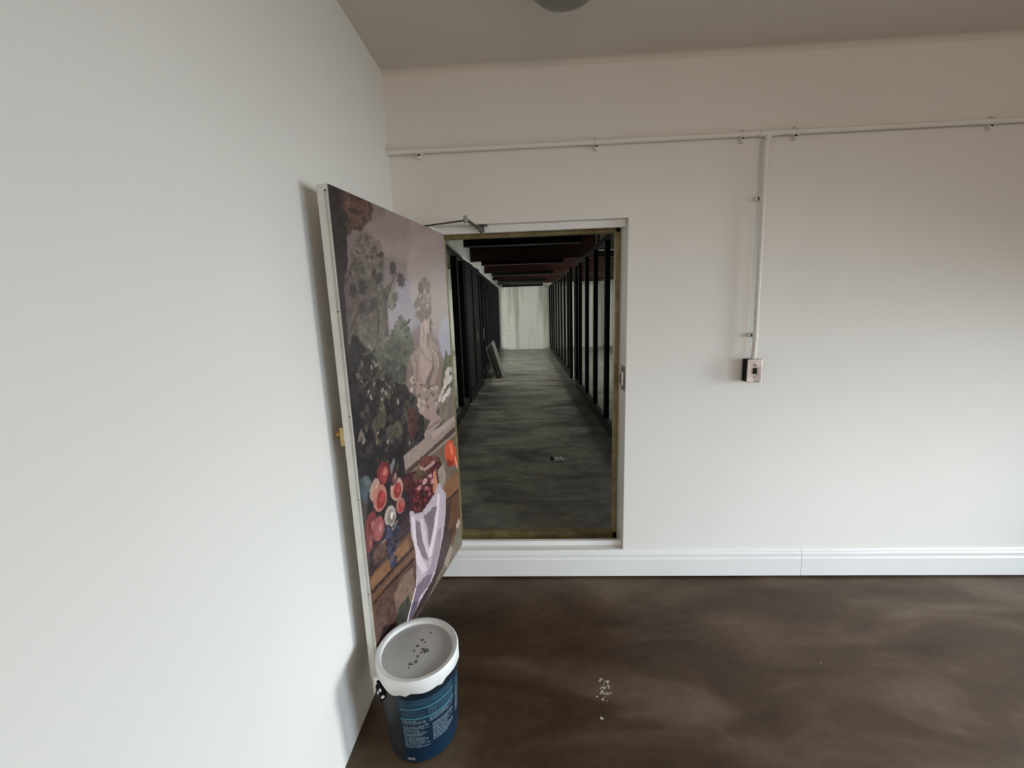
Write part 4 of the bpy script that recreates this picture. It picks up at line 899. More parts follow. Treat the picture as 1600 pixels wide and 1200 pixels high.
(112,118,150,6,[840,251,843,250,846,252,848,254,846,254,842,253]),
(112,118,150,6,[808,295,810,294,814,295,816,297,813,298,809,297]),
(112,118,150,6,[840,238,842,237,846,239,848,241,845,241,842,240]),
(112,118,150,6,[834,231,837,230,841,232,842,234,840,234,836,233]),
(112,118,150,6,[803,257,805,256,809,258,811,260,809,260,805,259]),
(112,118,150,6,[802,225,805,224,809,225,810,227,808,228,804,227]),
(112,118,150,6,[840,226,842,225,846,226,847,228,845,229,841,228]),
(112,118,150,6,[818,284,820,284,824,285,825,287,823,288,819,286]),
(112,118,150,6,[831,221,833,220,837,222,838,224,836,224,832,223]),
(112,118,150,6,[825,251,827,251,831,252,833,254,830,255,826,253]),
(112,118,150,6,[830,253,832,252,836,254,838,256,835,256,831,255]),
(112,118,150,6,[825,227,828,226,832,228,833,230,831,230,827,229]),
(176,166,180,8,[644,292,619,290,584,270,516,257,445,262,352,271,311,288,277,284,255,263,207,235,225,177,281,120,339,87,423,44,489,49,556,35,662,27,726,18,761,10,774,28,694,54,644,83,620,134,620,179,644,231]),
(120,110,120,10,[589,255,551,239,527,177,476,116,494,107,566,147,606,202]),
(112,104,112,10,[506,243,472,203,471,157,456,125,424,150,372,207,331,226,396,239,445,237]),
(206,198,212,6,[629,277,598,269,596,189,532,113,509,85,568,95,611,140,628,218]),
(212,206,218,6,[319,263,287,251,348,171,453,109,499,117,420,163,353,212]),
(148,134,152,8,[354,153,298,156,336,96,430,51,545,70,460,87]),
(196,186,200,6,[548,251,509,233,487,155,467,117,497,124,539,186]),
(116,102,122,12,[630,83,543,78,446,53,523,42,621,42,699,37,672,81]),
(210,200,214,8,[427,51,529,39,664,36,656,31,520,34,417,45]),
(220,210,220,8,[649,85,714,53,774,25,765,20,704,48,639,80]),
(96,84,104,12,[686,59,623,37,705,20,760,12,725,39])]
# ---------------------------------------------------------------- painted picture surface (pigments stored per vertex)
def value_noise(nu, nv, cell, rng):
    gu, gv = int(nu/cell)+3, int(nv/cell)+3
    g = rng.random((gv, gu)); y = np.arange(nv)/cell; x = np.arange(nu)/cell
    yi = y.astype(int); xi = x.astype(int); fy = (y-yi)[:, None]; fx = (x-xi)[None, :]
    fy = fy*fy*(3-2*fy); fx = fx*fx*(3-2*fx)
    a = g[yi][:, xi]; b_ = g[yi][:, xi+1]; c = g[yi+1][:, xi]; d = g[yi+1][:, xi+1]
    return (a*(1-fx)+b_*fx)*(1-fy)+(c*(1-fx)+d*fx)*fy
def fill(mask_xy, X, Y):
    """point in polygon for grid coordinate arrays"""
    inside = np.zeros(X.shape, bool); n = len(mask_xy)
    for i in range(n):
        x1, y1 = mask_xy[i]; x2, y2 = mask_xy[(i+1) % n]
        if y1 == y2: continue
        cond = ((y1 > Y) != (y2 > Y)); xs = (x2-x1)*(Y-y1)/(y2-y1)+x1
        inside ^= cond & (X < xs)
    return inside
def raster(shapes, canvas, W, H, rng, rough_edge=3.0):
    nv, nu, _ = canvas.shape
    n1 = value_noise(nu, nv, 4, rng); n2 = value_noise(nu, nv, 11, rng); n3 = value_noise(nu, nv, 2, rng)
    ex = (value_noise(nu, nv, 5, rng)-.5)*rough_edge*2; ey = (value_noise(nu, nv, 5, rng)-.5)*rough_edge*2
    gx = np.linspace(0, W, nu)[None, :].repeat(nv, 0); gy = np.linspace(0, H, nv)[:, None].repeat(nu, 1)
    tex = (n1+n2+n3*.8)/2.8-.5
    for r, g, b, nz, pts in shapes:
        p = list(zip(pts[0::2], pts[1::2])); xs = [q[0] for q in p]; ys = [q[1] for q in p]
        i0 = max(0, int((min(xs)-8)/W*(nu-1))); i1 = min(nu, int((max(xs)+8)/W*(nu-1))+2)
        j0 = max(0, int((min(ys)-8)/H*(nv-1))); j1 = min(nv, int((max(ys)+8)/H*(nv-1))+2)
        if i1 <= i0 or j1 <= j0: continue
        s = (slice(j0, j1), slice(i0, i1))
        k = .5 if nz < 8 else 1.
        mk = fill(p, gx[s]+ex[s]*k, gy[s]+ey[s]*k)
        col = np.array([r, g, b], float)[None, None, :]+(tex[s]*nz*3.2)[:, :, None]
        canvas[s][mk] = col[mk]
    return canvas
def blur(c, n=1):
    for _ in range(n):
        q = np.pad(c, ((1, 1), (1, 1), (0, 0)), 'edge')
        c = (q[1:-1, 1:-1]*4+q[:-2, 1:-1]+q[2:, 1:-1]+q[1:-1, :-2]+q[1:-1, 2:])/8
    return c
def colour_sheet(name, posfn, canvas, mat, parent):
    nv, nu, _ = canvas.shape
    P = posfn(np.linspace(0, 1, nu), np.linspace(0, 1, nv)).reshape(-1, 3)
    me = bpy.data.meshes.new(name)
    idx = np.arange(nu*nv).reshape(nv, nu)
    F = np.stack([idx[:-1, :-1], idx[:-1, 1:], idx[1:, 1:], idx[1:, :-1]], -1).reshape(-1, 4)
    me.vertices.add(len(P)); me.vertices.foreach_set('co', P.astype(np.float32).ravel())
    me.loops.add(F.size); me.loops.foreach_set('vertex_index', F.astype(np.int32).ravel())
    me.polygons.add(len(F)); me.polygons.foreach_set('loop_start', np.arange(0, F.size, 4, dtype=np.int32))
    me.update(calc_edges=True); me.validate()
    c = np.clip(canvas/255., 0, 1); lin = np.where(c <= .04045, c/12.92, ((c+.055)/1.055)**2.4)
    rgba = np.concatenate([lin.reshape(-1, 3), np.ones((nu*nv, 1))], 1).astype(np.float32)
    a = me.color_attributes.new('pigment', 'FLOAT_COLOR', 'POINT'); a.data.foreach_set('color', rgba.ravel())
    me.materials.append(mat)
    o = bpy.data.objects.new(name, me); C.objects.link(o); o.parent = parent
    if parent.type == 'EMPTY': o.matrix_parent_inverse = parent.matrix_world.inverted() if False else Matrix.Translation(parent.location).inverted()
    return o

# ---------------------------------------------------------------- the open door with its printed picture
DA = math.radians(10.5); HX, HY = -.47, -.001
du = Vector((-math.sin(DA), -math.cos(DA), 0)); dn = Vector((math.cos(DA), -math.sin(DA), 0))
DZ0, DZ1, DW, DT = .23, 2.135, 1.0, .044
def dpt(u, n, z): return Vector((HX, HY, 0)) + du*u + dn*n + Vector((0, 0, z))
MD = Matrix(((du.x, dn.x, 0, HX), (du.y, dn.y, 0, HY), (0, 0, 1, 0), (0, 0, 0, 1)))   # door space (u, n, z) -> room
door = thing('door_1', (HX, HY, DZ0), 'open white door carrying a tall still-life picture, swung back against the white wall', 'door', kind='structure')
bm = bmesh.new(); bx(bm, 0, DW, -DT, -.0022, DZ0, DZ1); obj('door_leaf', bm, M_doorwhite, door, bevel=.0015, M=MD)
bm = bmesh.new(); bx(bm, DW-.0005, DW+.0012, -.0165, -.0075, DZ0+.02, DZ1-.02); obj('edge_strip', bm, noise_mix('edge_seal', (.42, .42, .38), (.55, .55, .5), 9, .5), door, M=MD)
for z in (1.72, 1.345, 2.115, 1.02, .62):
    bm = bmesh.new(); tube(bm, [(DW-.002, -.011, z), (DW+.0022, -.011, z)], .0034, 10); obj('screw', bm, M_darksteel, door, M=MD)
RNG = np.random.default_rng(7)
nu, nv = 420, 800
cv = np.zeros((nv, nu, 3)); vv = np.linspace(0, 1, nv)[:, None, None]
cv[:] = np.where(vv > .5, np.array([128, 112, 112])*(1-(vv-.5)*.1)+np.array([20, 18, 18])*(1-vv), np.array([70, 62, 58]))
cv += ((value_noise(nu, nv, 42, RNG)+value_noise(nu, nv, 13, RNG)-1)*16)[:, :, None]
cv = blur(raster(PAINT[:9], cv, 1000, 1000, RNG, 10), 70)
cv = blur(raster(PAINT[9:], cv, 1000, 1000, RNG, 2.0), 2)
grey = cv.mean(2, keepdims=True); cv = grey + (cv-grey)*.80
cv += (value_noise(nu, nv, 2, RNG)-.5)[:, :, None]*9
cv = cv*np.array(PIG)
def ppos(u, v):
    U, V = np.meshgrid(u, v); z = DZ0+V*(DZ1-DZ0)
    return np.stack([HX+du.x*(.004+U*(DW-.004)), HY+du.y*(.004+U*(DW-.004)), z], -1)
pic = colour_sheet('picture_print', ppos, cv, attr_material('printed_canvas', 'pigment', .42, .35), door)
pic['label'] = 'still-life print with a pale garlanded bust, fruit, grapes and a white cloth'
# brass lock cylinder and knob on the wall-side face near the free edge
lock = bmesh.new()
bx(lock, DW-.050, DW-.002, -DT-.020, -DT, 1.228, 1.300); obj('lock_case', lock, M_brass, door, bevel=.003, M=MD)
bm = bmesh.new(); tube(bm, [(DW-.02, -DT-.020, 1.268), (DW-.02, -DT-.026, 1.268), (DW-.02, -DT-.034, 1.268), (DW-.02, -DT-.038, 1.268)], [.011, .010, .016, .012], 16); obj('lock_knob', bm, M_brass, door, smooth=True, M=MD)
# folding stay arm of the closer at the top of the doorway
arm = thing('door_closer', (-.27, .03, 2.165), 'grey folding closer arm reaching from the doorway head to the open picture door', 'door closer')
def flat_bar(bm, a, b, wd, th):
    a = Vector(a); b = Vector(b); d = (b-a).normalized(); s = Vector((-d.y, d.x, 0)).normalized()*wd/2; up = Vector((0, 0, th/2))
    vs = [bm.verts.new(p+q) for p in (a-d*.008, b+d*.008) for q in (-s-up, s-up, s+up, -s+up)]
    for f in ((0, 1, 2, 3), (7, 6, 5, 4), (0, 4, 5, 1), (1, 5, 6, 2), (2, 6, 7, 3), (3, 7, 4, 0)): bm.faces.new([vs[i] for i in f])
el = (-.322, -.15, 2.180); sh = (-.262, .028, 2.158)
bm = bmesh.new(); flat_bar(bm, (-.62, -.10, 2.158), (el[0], el[1], el[2]-.006), .018, .006); obj('long_arm', bm, M_darksteel, arm, bevel=.001)
bm = bmesh.new(); flat_bar(bm, el, sh, .020, .007); obj('short_arm', bm, M_steel, arm, bevel=.001)
bm = bmesh.new(); tube(bm, [(el[0], el[1], 2.164), (el[0], el[1], 2.196)], .011, 16); obj('elbow_joint', bm, M_steel, arm, bevel=.001)
bm = bmesh.new(); bx(bm, -.295, -.225, .006, .05, 2.174, 2.182); bx(bm, -.275, -.245, .014, .042, 2.146, 2.175); tube(bm, [(-.26, .028, 2.140), (-.26, .028, 2.176)], .009, 14); obj('shoe_bracket', bm, M_darksteel, arm, bevel=.0015)
bm = bmesh.new(); bx(bm, .10, .36, -DT-.030, -DT, DZ1-.075, DZ1-.01); bx(bm, .12, .15, -DT-.025, -DT-.005, DZ1-.02, DZ1+.02)
obj('closer_body', bm, M_darksteel, arm, bevel=.003, M=MD)
# keep of the rim lock on the right reveal
keep = thing('strike_plate', (OX1, .07, 1.21), 'dark worn metal lock keep screwed to the bare side of the doorway', 'lock keep')
bm = bmesh.new(); bx(bm, OX1-.004, OX1, .028, .125, 1.205, 1.350); obj('keep_plate', bm, M_darksteel, keep, bevel=.001)
bm = bmesh.new(); bx(bm, OX1-.020, OX1-.004, .036, .080, 1.235, 1.320); bm2 = bm; obj('keep_box', bm2, M_steel, keep, bevel=.002)
bm = bmesh.new(); bx(bm, OX1-.0215, OX1-.019, .044, .072, 1.248, 1.307); obj('bolt_slot', bm, M_black, keep)
for z in (1.220, 1.336): bm = bmesh.new(); tube(bm, [(OX1-.004, .075, z), (OX1-.012, .075, z)], .010, 14); obj('screw', bm, M_steel, keep)

# ---------------------------------------------------------------- electrical conduit, switch
PY = -.036; PZ = 2.559; PR = .0125
def saddle(name, x, z, vert, parent):
    bm = bmesh.new()
    if not vert:
        bx(bm, x-.011, x+.011, -.026, 0, z-.020, z+.020)
        tube(bm, [(x-.009, PY, z), (x+.009, PY, z)], .0150, 16)
        bx(bm, x-.007, x+.007, -.026, -.001, z-.034, z-.012); bx(bm, x-.007, x+.007, -.026, -.001, z+.012, z+.030)
    else:
        bx(bm, x-.020, x+.020, -.026, 0, z-.011, z+.011)
        tube(bm, [(x, PY, z-.009), (x, PY, z+.009)], .0150, 16)
        bx(bm, x-.032, x-.012, -.026, -.001, z-.007, z+.007); bx(bm, x+.012, x+.032, -.026, -.001, z-.007, z+.007)
    return obj(name, bm, M_wall, parent, smooth=True)
cond = thing('conduit_pipe', (1.0, PY, PZ), 'white-painted conduit running level across the wall above the doorway', 'conduit')
bm = bmesh.new(); tube(bm, [(XL, PY, PZ), (4.6, PY, PZ)], PR, 16); obj('pipe', bm, M_wall, cond, smooth=True)
for x in (-.575, .376, 1.133, 1.400, 2.361, 3.3): saddle('saddle_clip', x, PZ, False, cond)
bm = bmesh.new(); tube(bm, [(1.21, PY, PZ), (1.31, PY, PZ)], PR+.003, 16); tube(bm, [(1.275, PY, PZ), (1.262, PY, PZ-.010), (1.252, PY, PZ-.022), (1.248, PY, PZ-.034)], PR+.001, 16); obj('tee_joint', bm, M_wall, cond, smooth=True)
drop = thing('conduit_drop', (1.262, PY, 1.38), 'white-painted conduit dropping down the wall to the small switch box', 'conduit')
bm = bmesh.new()
xt, xb = 1.242, 1.262
tube(bm, [(1.2475, PY, PZ-.034), (1.246, PY, PZ-.055), (xt+.003, PY, PZ-.08), (xb, PY, 1.50), (xb-.002, PY, 1.385)], PR, 16); obj('pipe', bm, M_wall, drop, smooth=True)
for z in (2.244, 1.520): saddle('saddle_clip', xt+(xb-xt)*(PZ-z)/(PZ-1.5), z, True, drop)
sw = thing('switch_box', (1.258, -.001, 1.258), 'small metal wall switch box with black sides and a tarnished plate', 'light switch')
bm = bmesh.new(); bx(bm, 1.220, 1.297, -.055, -.0005, 1.257, 1.385); obj('back_box', bm, M_black, sw, bevel=.003)
bm = bmesh.new(); bx(bm, 1.218, 1.300, -.060, -.055, 1.254, 1.388); obj('face_plate', bm, noise_mix('tarnished_plate', (.30, .22, .18), (.60, .52, .46), 16, .38, 4, metal=.55), sw, bevel=.003)
bm = bmesh.new(); bx(bm, 1.2500, 1.270, -.067, -.060, 1.304, 1.338); obj('toggle', bm, M_black, sw, bevel=.002)
for z in (1.354, 1.286): bm = bmesh.new(); tube(bm, [(1.2595, -.0600, z), (1.2595, -.0622, z)], .004, 12); obj('screw', bm, M_darksteel, sw)

# ---------------------------------------------------------------- ceiling lamp
LX, LY = .168, -.572
lamp = thing('ceiling_lamp', (LX, LY, CEIL), 'round grey bulkhead lamp on the ceiling above the doorway', 'ceiling lamp')
bm = bmesh.new(); lathe(bm, [(0, 0), (.150, 0), (.150, -.022), (.143, -.034), (.130, -.036), (0, -.036)], 64, (LX, LY, CEIL)); obj('base_ring', bm, M_black, lamp, smooth=True)
bm = bmesh.new(); lathe(bm, [(.138, -.030)] + [(.137*math.cos(t), -.034-.050*math.sin(t)) for t in np.linspace(0, math.pi/2, 14)[:-1]] + [(0, -.084)], 64, (LX, LY, CEIL)); obj('glass_bowl', bm, noise_mix('smoked_glass', (.16, .16, .15), (.21, .21, .20), 12, .3), lamp, smooth=True)

# ---------------------------------------------------------------- paint bucket
BX, BY, BH = -.483, -.992, .345
buc = thing('paint_bucket', (BX, BY, 0), 'dark blue paint bucket with a splashed white lid standing below the open picture door', 'bucket')
M_bucket = noise_mix('dark_plastic', (.016, .018, .021), (.030, .032, .036), 9, .48, 4, spec=.2)
bm = bmesh.new(); lathe(bm, [(0, 0), (.132, 0), (.137, .004), (.1385, .02), (.1535, BH-.02), (.1545, BH), (.150, BH), (.148, BH-.01), (0, BH-.012)], 72, (BX, BY, 0)); obj('bucket_body', bm, M_bucket, buc, smooth=True)
# printed label wrapped on the side
nl, nh = 240, 200
lc = np.zeros((nh, nl, 3)); hh = np.linspace(0, 1, nh)[:, None, None]
lc[:] = np.array([14, 52, 82])*(1-hh)+np.array([22, 44, 58])*hh
T = []
def R_(c, x0, y0, x1, y1, nz=3): T.append((*c, nz, [x0, y0, x1, y0, x1, y1, x0, y1]))
rr = random.Random(5)
# label plane 1000 wide (angle) x 1000 high
R_((30, 62, 84), 0, 560, 1000, 1000); R_((16, 38, 56), 0, 930, 1000, 1000)
R_((46, 84, 104), 20, 800, 690, 900, 5)
for x0, x1, y in ((20, 660, 910), (20, 640, 860), (30, 300, 700), (340, 660, 740)): R_((70, 108, 124), x0, y-6, x1, y+5, 6)
R_((104, 176, 200), 10, 782, 700, 798, 2); R_((112, 190, 214), 10, 640, 700, 656, 2)
R_((104, 176, 200), 730, 800, 1000, 814, 2); R_((104, 176, 200), 730, 690, 1000, 704, 2)
R_((10, 32, 48), 700, 200, 722, 1000, 0)
def textblock(x0, x1, y0, y1, c=(150, 170, 180)):
    y = y1
    while y > y0:
        x = x0; end = x1 - rr.choice([0, 0, 20, 60, 110])
        while x < end:
            wl = rr.uniform(14, 46); R_(c, x, y-13, min(x+wl, end), y, 6); x += wl+rr.uniform(5, 9)
        y -= 22
textblock(30, 300, 560, 625); textblock(340, 690, 560, 625); textblock(30, 330, 230, 540); textblock(370, 680, 270, 520); textblock(740, 960, 330, 660)
textblock(40, 300, 670, 770, (78, 112, 128)); textblock(330, 680, 670, 770, (84, 118, 134)); textblock(745, 960, 720, 780, (84, 118, 134))
R_((190, 196, 196), 40, 22, 130, 58, 2); 
for k in range(4): R_((60, 76, 88), 48+k*20, 28, 54+k*20, 52, 2)
lc = blur(raster(T, lc, 1000, 1000, RNG, 2.0), 1)
A0, A1 = math.radians(-106), math.radians(22)
def lpos(u, v):
    U, V = np.meshgrid(u, v); a = A0+(A1-A0)*U; z = .012+V*(BH-.03); r = .1385+(z-.02)/(BH-.04)*.015+.0012
    return np.stack([BX+r*np.cos(a), BY+r*np.sin(a), z], -1)
lab = colour_sheet('bucket_label', lpos, lc*LABK, attr_material('printed_label', 'pigment', .35, .45), buc); lab['label'] = 'deep blue printed label with pale rows of text'
for p in lab.data.polygons: p.use_smooth = True
bm = bmesh.new()
def wob(a, z): return 0 if z > BH+.006 else (-.013*max(0, math.sin(a*2*math.pi*3+1.1))**3 - .010*max(0, math.sin(a*2*math.pi*7+.3))**5 - .004*math.sin(a*40))
RL = .1625
lathe(bm, [(.139, BH+.030), (.140, BH+.032), (.142, BH+.042), (.147, BH+.045), (RL-.004, BH+.045), (RL, BH+.040), (RL, BH+.004), (RL-.002, BH-.002), (.157, BH-.002), (.156, BH-.012), (.1555, BH-.012), (.1550, BH)], 144, (BX, BY, 0), wob)
lid = obj('bucket_lid', bm, noise_mix('lid_plastic', (.66, .66, .63), (.74, .74, .72), 7, .38, 5), buc, smooth=True)
bm = bmesh.new(); lathe(bm, [(0, BH+.030), (.1395, BH+.030), (.1395, BH+.026), (0, BH+.026)], 96, (BX, BY, 0)); obj('lid_panel', bm, noise_mix('grey_shaded_plastic', (.40, .39, .38), (.50, .49, .47), 5, .4, 5), lid, smooth=True)  # grey plastic, with the flat top's dimmer light put into its colour
bm = bmesh.new(); rs = random.Random(3)
for (x, y) in ((-0.451, -0.903), (-0.477, -0.941), (-0.463, -0.954), (-0.489, -0.972), (-0.496, -0.996), (-0.461, -0.989), (-0.45, -1.003), (-0.439, -0.999), (-0.465, -1.006), (-0.474, -1.022), (-0.475, -1.046), (-0.495, -1.059), (-0.486, -1.06), (-0.494, -1.075), (-.455, -.997), (-.446, -.992)):
    r = rs.uniform(.0045, .0080); n = 9
    c = [bm.verts.new((x+r*rs.uniform(.6, 1.25)*math.cos(2*math.pi*k/n), y+r*rs.uniform(.6, 1.25)*math.sin(2*math.pi*k/n), BH+.0306)) for k in range(n)]
    bm.faces.new(c)
obj('paint_spots', bm, noise_mix('dark_spots', (.08, .08, .08), (.16, .16, .15), 60, .5), lid)
# carrying ears and wire handle
ang = math.radians(-160)
def ear(a):
    bm = bmesh.new(); ca, sa = math.cos(a), math.sin(a)
    Mx = Matrix(((ca, -sa, 0, BX), (sa, ca, 0, BY), (0, 0, 1, 0), (0, 0, 0, 1)))
    bx(bm, .150, .172, -.022, .022, BH-.075, BH-.030, Mx); bx(bm, .150, .166, -.028, .028, BH-.030, BH-.022, Mx)
    return obj('handle_ear', bm, M_black, buc, bevel=.004)
ear(math.radians(-138)); ear(math.radians(42))
bm = bmesh.new(); pts = []
a0 = math.radians(-138)
for k in range(25):
    t = k/24*math.pi; pts.append((BX+.168*math.cos(a0+t*1.0*-1), BY+.168*math.sin(a0-t), BH-.052-.11*math.sin(t)))
tube(bm, pts, .0022, 8); obj('wire_handle', bm, M_steel, buc, smooth=True)
bm = bmesh.new()
for (a, z, s) in ((-136, BH-.045, .010), (-128, BH-.05, .007), (-132, BH-.028, .008)):
    a = math.radians(a); lathe(bm, [(0, -s*.6), (s*.7, -s*.3), (s, 0), (s*.6, s*.5), (0, s*.7)], 10, (BX+.166*math.cos(a), BY+.166*math.sin(a), z))
obj('paint_drips', bm, noise_mix('wet_white', (.75, .75, .73), (.8, .8, .78), 9, .3), buc, smooth=True)

# ---------------------------------------------------------------- white scuff of dried plaster on the floor
bm = bmesh.new(); rs = random.Random(11)
def blot(x, y, r, z=.0012, n=11):
    bm.faces.new([bm.verts.new((x+r*rs.uniform(.45, 1.35)*math.cos(2*math.pi*k/n), y+r*rs.uniform(.45, 1.35)*math.sin(2*math.pi*k/n), z)) for k in range(n)])
k = 0
for cx, cy, s, n in ((.305, -.775, .018, 9), (.312, -.80, .012, 7), (.291, -.842, .013, 8), (.262, -.945, .006, 3), (.30, -.815, .012, 5)):
    for i in range(n):
        blot(cx+rs.gauss(0, s), cy+rs.gauss(0, s*1.3), rs.uniform(.0015, .0075), .0008+k*.00002); k += 1
tag(obj('plaster_splash', bm, noise_mix('dried_plaster', (.30, .24, .18), (.62, .58, .50), 80, .8)), 'splash of dried white plaster on the brown floor beyond the bucket', 'plaster stain', kind='stuff')

# ---------------------------------------------------------------- long hall behind the doorway (its axis turned a little)
TH = math.radians(.9)
MH = Matrix(((math.cos(TH), -math.sin(TH), 0, 0), (math.sin(TH), math.cos(TH), 0, .25), (0, 0, 1, 0), (0, 0, 0, 1)))
HZ = .10; HL = 14.0; GT = 2.56
struct('floor_hall', [(-4.2, 4.2, -.02, HL+.2, HZ-.12, HZ)], M_hallfloor, M=MH)
struct('wall_hall_end', [(-4.2, 4.2, HL, HL+.2, HZ, 4.0)], M_endwall, M=MH)
struct('wall_hall_right', [(4.0, 4.2, .1, HL, HZ, 4.0)], noise_mix('cream_plaster', (.62, .58, .46), (.70, .66, .54), 1.5, .7), M=MH)
struct('wall_hall_left', [(-4.2, -4.0, .1, HL, HZ, 4.0)], M_hallwall, M=MH)
struct('wall_hall_front', [(-4.2, -.62, .03, .1, HZ, 4.0), (.70, 4.2, .03, .1, HZ, 4.0), (-.62, .70, .03, .1, 2.25, 4.0)], M_hallwall, M=MH)
struct('ceiling_hall', [(-4.2, 4.2, .03, HL+.2, 3.35, 3.45)], noise_mix('dark_boards', (.03, .018, .012), (.06, .035, .025), 3, .7, stretch=(6, .5, 1)), M=MH)
struct('wall_hall_upper', [(-1.16, -1.0, .1, HL, GT+.03, 3.35)], M_hallwall, M=MH)
BEAMS = (2.45, 5.29, 8.17, 11.14, 13.86)
ORD = ('nearest the doorway', 'second from the doorway', 'third from the doorway', 'fourth from the doorway', 'against the white end wall')
for i, y in enumerate(BEAMS):
    z0 = (2.600, 2.612, 2.638, 2.660, 2.690)[i]
    t = thing('ceiling_beam', MH @ Vector((1.4, y, z0)), 'dark red timber beam across the hall, %s' % ORD[i], 'beam', 'roof beams across the long hall')
    bm = bmesh.new(); bx(bm, -.995, 3.98, y, y+.12, z0, 3.345); bx(bm, -.995, 3.98, y-.03, y+.15, z0+.30, z0+.36); obj('timber', bm, M_wood, t, M=MH, bevel=.004)
BARS = ((3.015, 2.53), (5.379, 2.53), (7.933, 2.53), (10.564, 2.53), (13.204, 2.53))
for i, (y, z) in enumerate(BARS):
    t = thing('hanging_batten', MH @ Vector((0, y, z)), 'black batten with bright lower edge hung across the hall, %s' % ORD[i], 'batten', 'black battens between the beams')
    bm = bmesh.new(); bx(bm, -.80, .74, y-.06, y+.06, z+.010, z+.10); obj('housing', bm, M_black, t, M=MH)
    bm = bmesh.new(); bx(bm, -.80, .74, y-.062, y-.050, z, z+.010); obj('metal_edge', bm, M_steel, t, M=MH)
    for x in (-.6, .55): bm = bmesh.new(); bx(bm, x-.008, x+.008, y-.008, y+.008, z+.10, 3.35); obj('hanger', bm, M_black, t, M=MH)
tag(box('sensor_box', (.955, 1.055, 2.39, 2.42, 2.64, 2.73), M_gloss, bevel=.004, M=MH), 'small white box fixed high up beside the black glazing rail', 'sensor')
tag(box('support_post', (1.12, 1.17, 3.95, 4.0, 2.57, 3.35), noise_mix('grey_paint', (.10, .10, .09), (.14, .14, .13), 5, .5), M=MH), 'grey upright above the glazed partition under the roof', 'post')
SP = box('wall_hall_patch', (1.20, 1.9, 4.4, 4.5, 2.62, 3.3), M_hallwall, M=MH); tag(SP, kind='structure')

def partition(side, y0, y1, posts, label, door_panels=(), rail=.15, depth=.06, toprail=.06):
    s = side; xa, xb = (1.0, 1.0+depth) if s > 0 else (-1.0-depth, -1.0)
    t = thing('glazed_partition', MH @ Vector((s, (y0+y1)/2, HZ)), label, 'glass partition', 'glazed partitions of the long hall')
    bm = bmesh.new(); bx(bm, xa, xb, y0, y1, HZ, HZ+rail); obj('bottom_rail', bm, M_black, t, M=MH, bevel=.003)
    bm = bmesh.new(); bx(bm, xa, xb, y0, y1, GT-toprail, GT); obj('top_rail', bm, M_black, t, M=MH, bevel=.003)
    for (p, wd) in posts:
        bm = bmesh.new(); bx(bm, xa-(.004 if s > 0 else 0), xb+(.004 if s < 0 else 0), p-wd/2, p+wd/2, HZ+rail, GT-toprail); obj('post', bm, M_black, t, M=MH, bevel=.003)
    ps = sorted(posts)
    for (p, wa), (q, wb) in zip(ps, ps[1:]):
        if any(a <= (p+q)/2 <= b for a, b in door_panels):
            bm = bmesh.new(); bx(bm, (xa+xb)/2-.012, (xa+xb)/2+.012, p+wa/2, q-wb/2, HZ+rail, GT-toprail); obj('solid_panel', bm, M_black, t, M=MH)
            continue
        xm = (xa+xb)/2
        bm = bmesh.new(); bx(bm, xm-.003, xm+.003, p+wa/2, q-wb/2, HZ+rail, GT-toprail); obj('pane', bm, M_glass, t, M=MH)
    return t
partition(1, .35, 5.72, [(.38, .06), (1.1, .06), (1.85, .06), (2.68, .07), (3.52, .07), (4.34, .07), (5.17, .07), (5.68, .08)], 'black-framed glass partition, the long run beginning just inside the doorway opposite the picture door')
partition(1, 6.62, 13.98, [(6.66, .08), (7.25, .07), (8.07, .07), (8.95, .07), (9.85, .07), (10.8, .07), (11.8, .07), (12.8, .07), (13.94, .08)], 'black-framed glass partition beyond the gap, running up to the white end wall with pale panes')
partition(-1, .35, 4.30, [(.38, .06), (1.2, .06), (1.95, .06), (2.72, .07), (3.60, .10), (4.26, .08)], 'black-framed glass partition seen past the open picture door', depth=.09)
partition(-1, 5.95, 13.98, [(5.99, .08), (6.7, .07), (7.5, .10), (8.5, .10), (9.6, .10), (10.8, .10), (11.9, .10), (12.95, .10), (13.94, .08)], 'black-framed glass partition behind the leaning dark panels', depth=.09)
# door leaves standing in the gaps of the partitions
def hall_door(name, pts, label, glass=False):
    (x0, y0), (x1, y1) = pts; a = Vector((x0, y0, 0)); b = Vector((x1, y1, 0)); d = (b-a); L_ = d.length; d.normalize(); n = Vector((-d.y, d.x, 0))
    M = MH @ Matrix(((d.x, n.x, 0, x0), (d.y, n.y, 0, y0), (0, 0, 1, 0), (0, 0, 0, 1)))
    t = thing(name, M @ Vector((L_/2, 0, HZ)), label, 'door', 'black door leaves of the glass partitions')
    bm = bmesh.new(); f = .09
    bx(bm, 0, f, 0, .045, HZ+.01, GT-.02); bx(bm, L_-f, L_, 0, .045, HZ+.01, GT-.02); bx(bm, f, L_-f, 0, .045, HZ+.01, HZ+.22); bx(bm, f, L_-f, 0, .045, GT-.12, GT-.02)
    obj('leaf_frame', bm, M_black, t, M=M, bevel=.003)
    bm = bmesh.new(); bx(bm, f, L_-f, .019, .026, HZ+.22, GT-.12); obj('pane' if glass else 'solid_panel', bm, M_glass if glass else M_black, t, M=M)
    bm = bmesh.new(); tube(bm, [(L_-.045, -.001, 1.10), (L_-.045, -.040, 1.10), (L_-.045, -.040, 1.32), (L_-.045, -.001, 1.32)], .008, 10); obj('door_pull', bm, M_steel, t, M=M, smooth=True)
hall_door('hall_door', ((-.985, 4.34), (-.950, 5.20)), 'dark solid door leaf standing nearest the picture door among the black posts')
hall_door('hall_door', ((-.985, 5.30), (-.930, 6.15)), 'dark solid door leaf standing just ahead of the leaning panels')
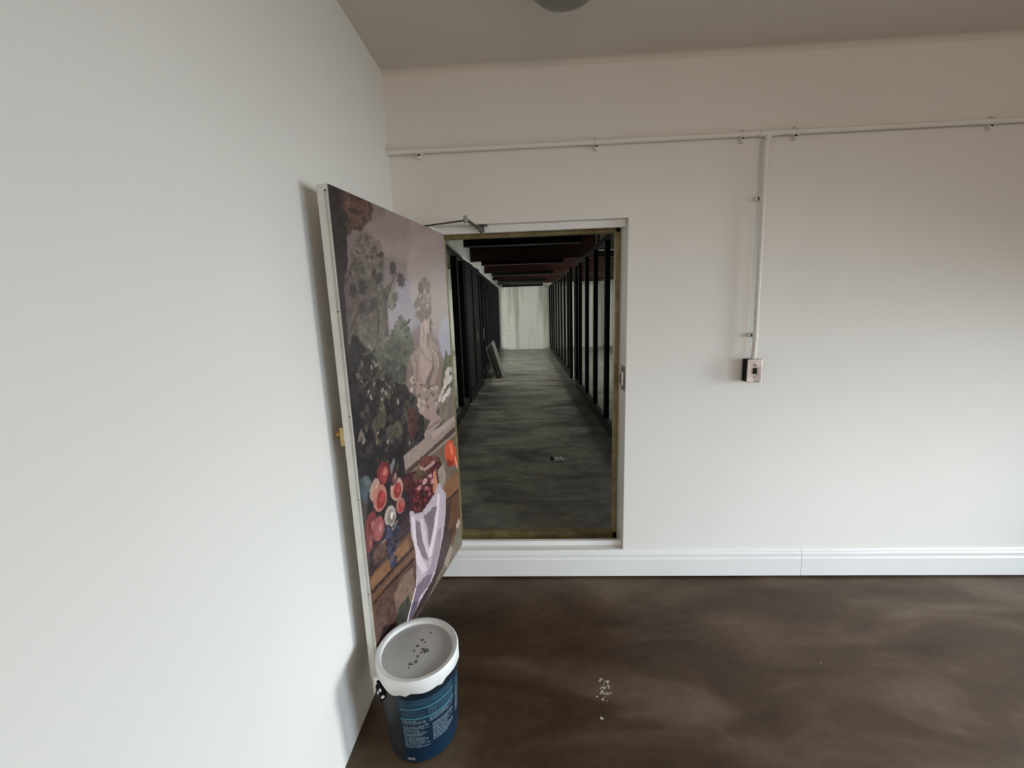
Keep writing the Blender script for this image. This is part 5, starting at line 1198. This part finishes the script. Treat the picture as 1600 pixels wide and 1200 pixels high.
hall_door('hall_door', ((1.13, 5.74), (1.13, 6.60)), 'glazed black door leaf set back in the gap of the long partition', True)

def lean_panel(x, y, wd, hgt, lean, th, mat, label):
    Mx = MH @ Matrix.Translation((x, y, HZ)) @ Matrix.Rotation(lean, 4, 'Y')
    t = thing('leaning_panel', MH @ Vector((x, y, HZ)), label, 'panel', 'loose panels leaning on the black partition')
    bm = bmesh.new(); bx(bm, 0, th, 0, wd, 0.002, hgt); obj('board', bm, mat, t, M=Mx, bevel=.002)
    bm = bmesh.new(); bx(bm, -.002, th+.002, -.004, 0, 0.002, hgt); bx(bm, -.002, th+.002, -.004, wd, hgt, hgt+.008); obj('edge_trim', bm, M_darksteel, t, M=Mx)
M_panel = noise_mix('grey_board', (.16, .16, .15), (.24, .24, .22), 4, .5)
lean_panel(-.60, 7.05, .85, .86, math.radians(-16), .03, M_panel, 'grey-faced loose panel leaning outermost at the foot of the partition')
lean_panel(-.665, 6.98, .80, .80, math.radians(-16), .05, M_black, 'black loose panel sandwiched behind the grey-faced one')
lean_panel(-.735, 6.92, .75, .74, math.radians(-16), .045, M_black, 'black loose panel leaning innermost against the partition')

# ---------------------------------------------------------------- rubbish on the hall floor
deb = tag(box('rubble_block', (.215, .240, 1.545, 1.575, HZ, HZ+.030), M_black, bevel=.003, M=MH), 'tiny black block lying on the hall floor beside the crumpled scrap', 'debris')
bm = bmesh.new(); rs = random.Random(8)
G = [[Vector((.245+.012*i, 1.50+.02*j, HZ+.002+(rs.uniform(.004, .036) if 0 < i < 9 and 0 < j < 4 else rs.uniform(0, .008)))) for i in range(10)] for j in range(5)]
V = [[bm.verts.new(p) for p in r] for r in G]
for j in range(4):
    for i in range(9): bm.faces.new([V[j][i], V[j][i+1], V[j+1][i+1], V[j+1][i]])
sc = obj('paper_scrap', bm, noise_mix('crumpled_film', (.50, .48, .44), (.75, .73, .68), 30, .5), M=MH); tag(sc, 'crumpled pale scrap lying on the hall floor beside a tiny black block', 'scrap')
so = sc.modifiers.new('thickness', 'SOLIDIFY'); so.thickness = .001
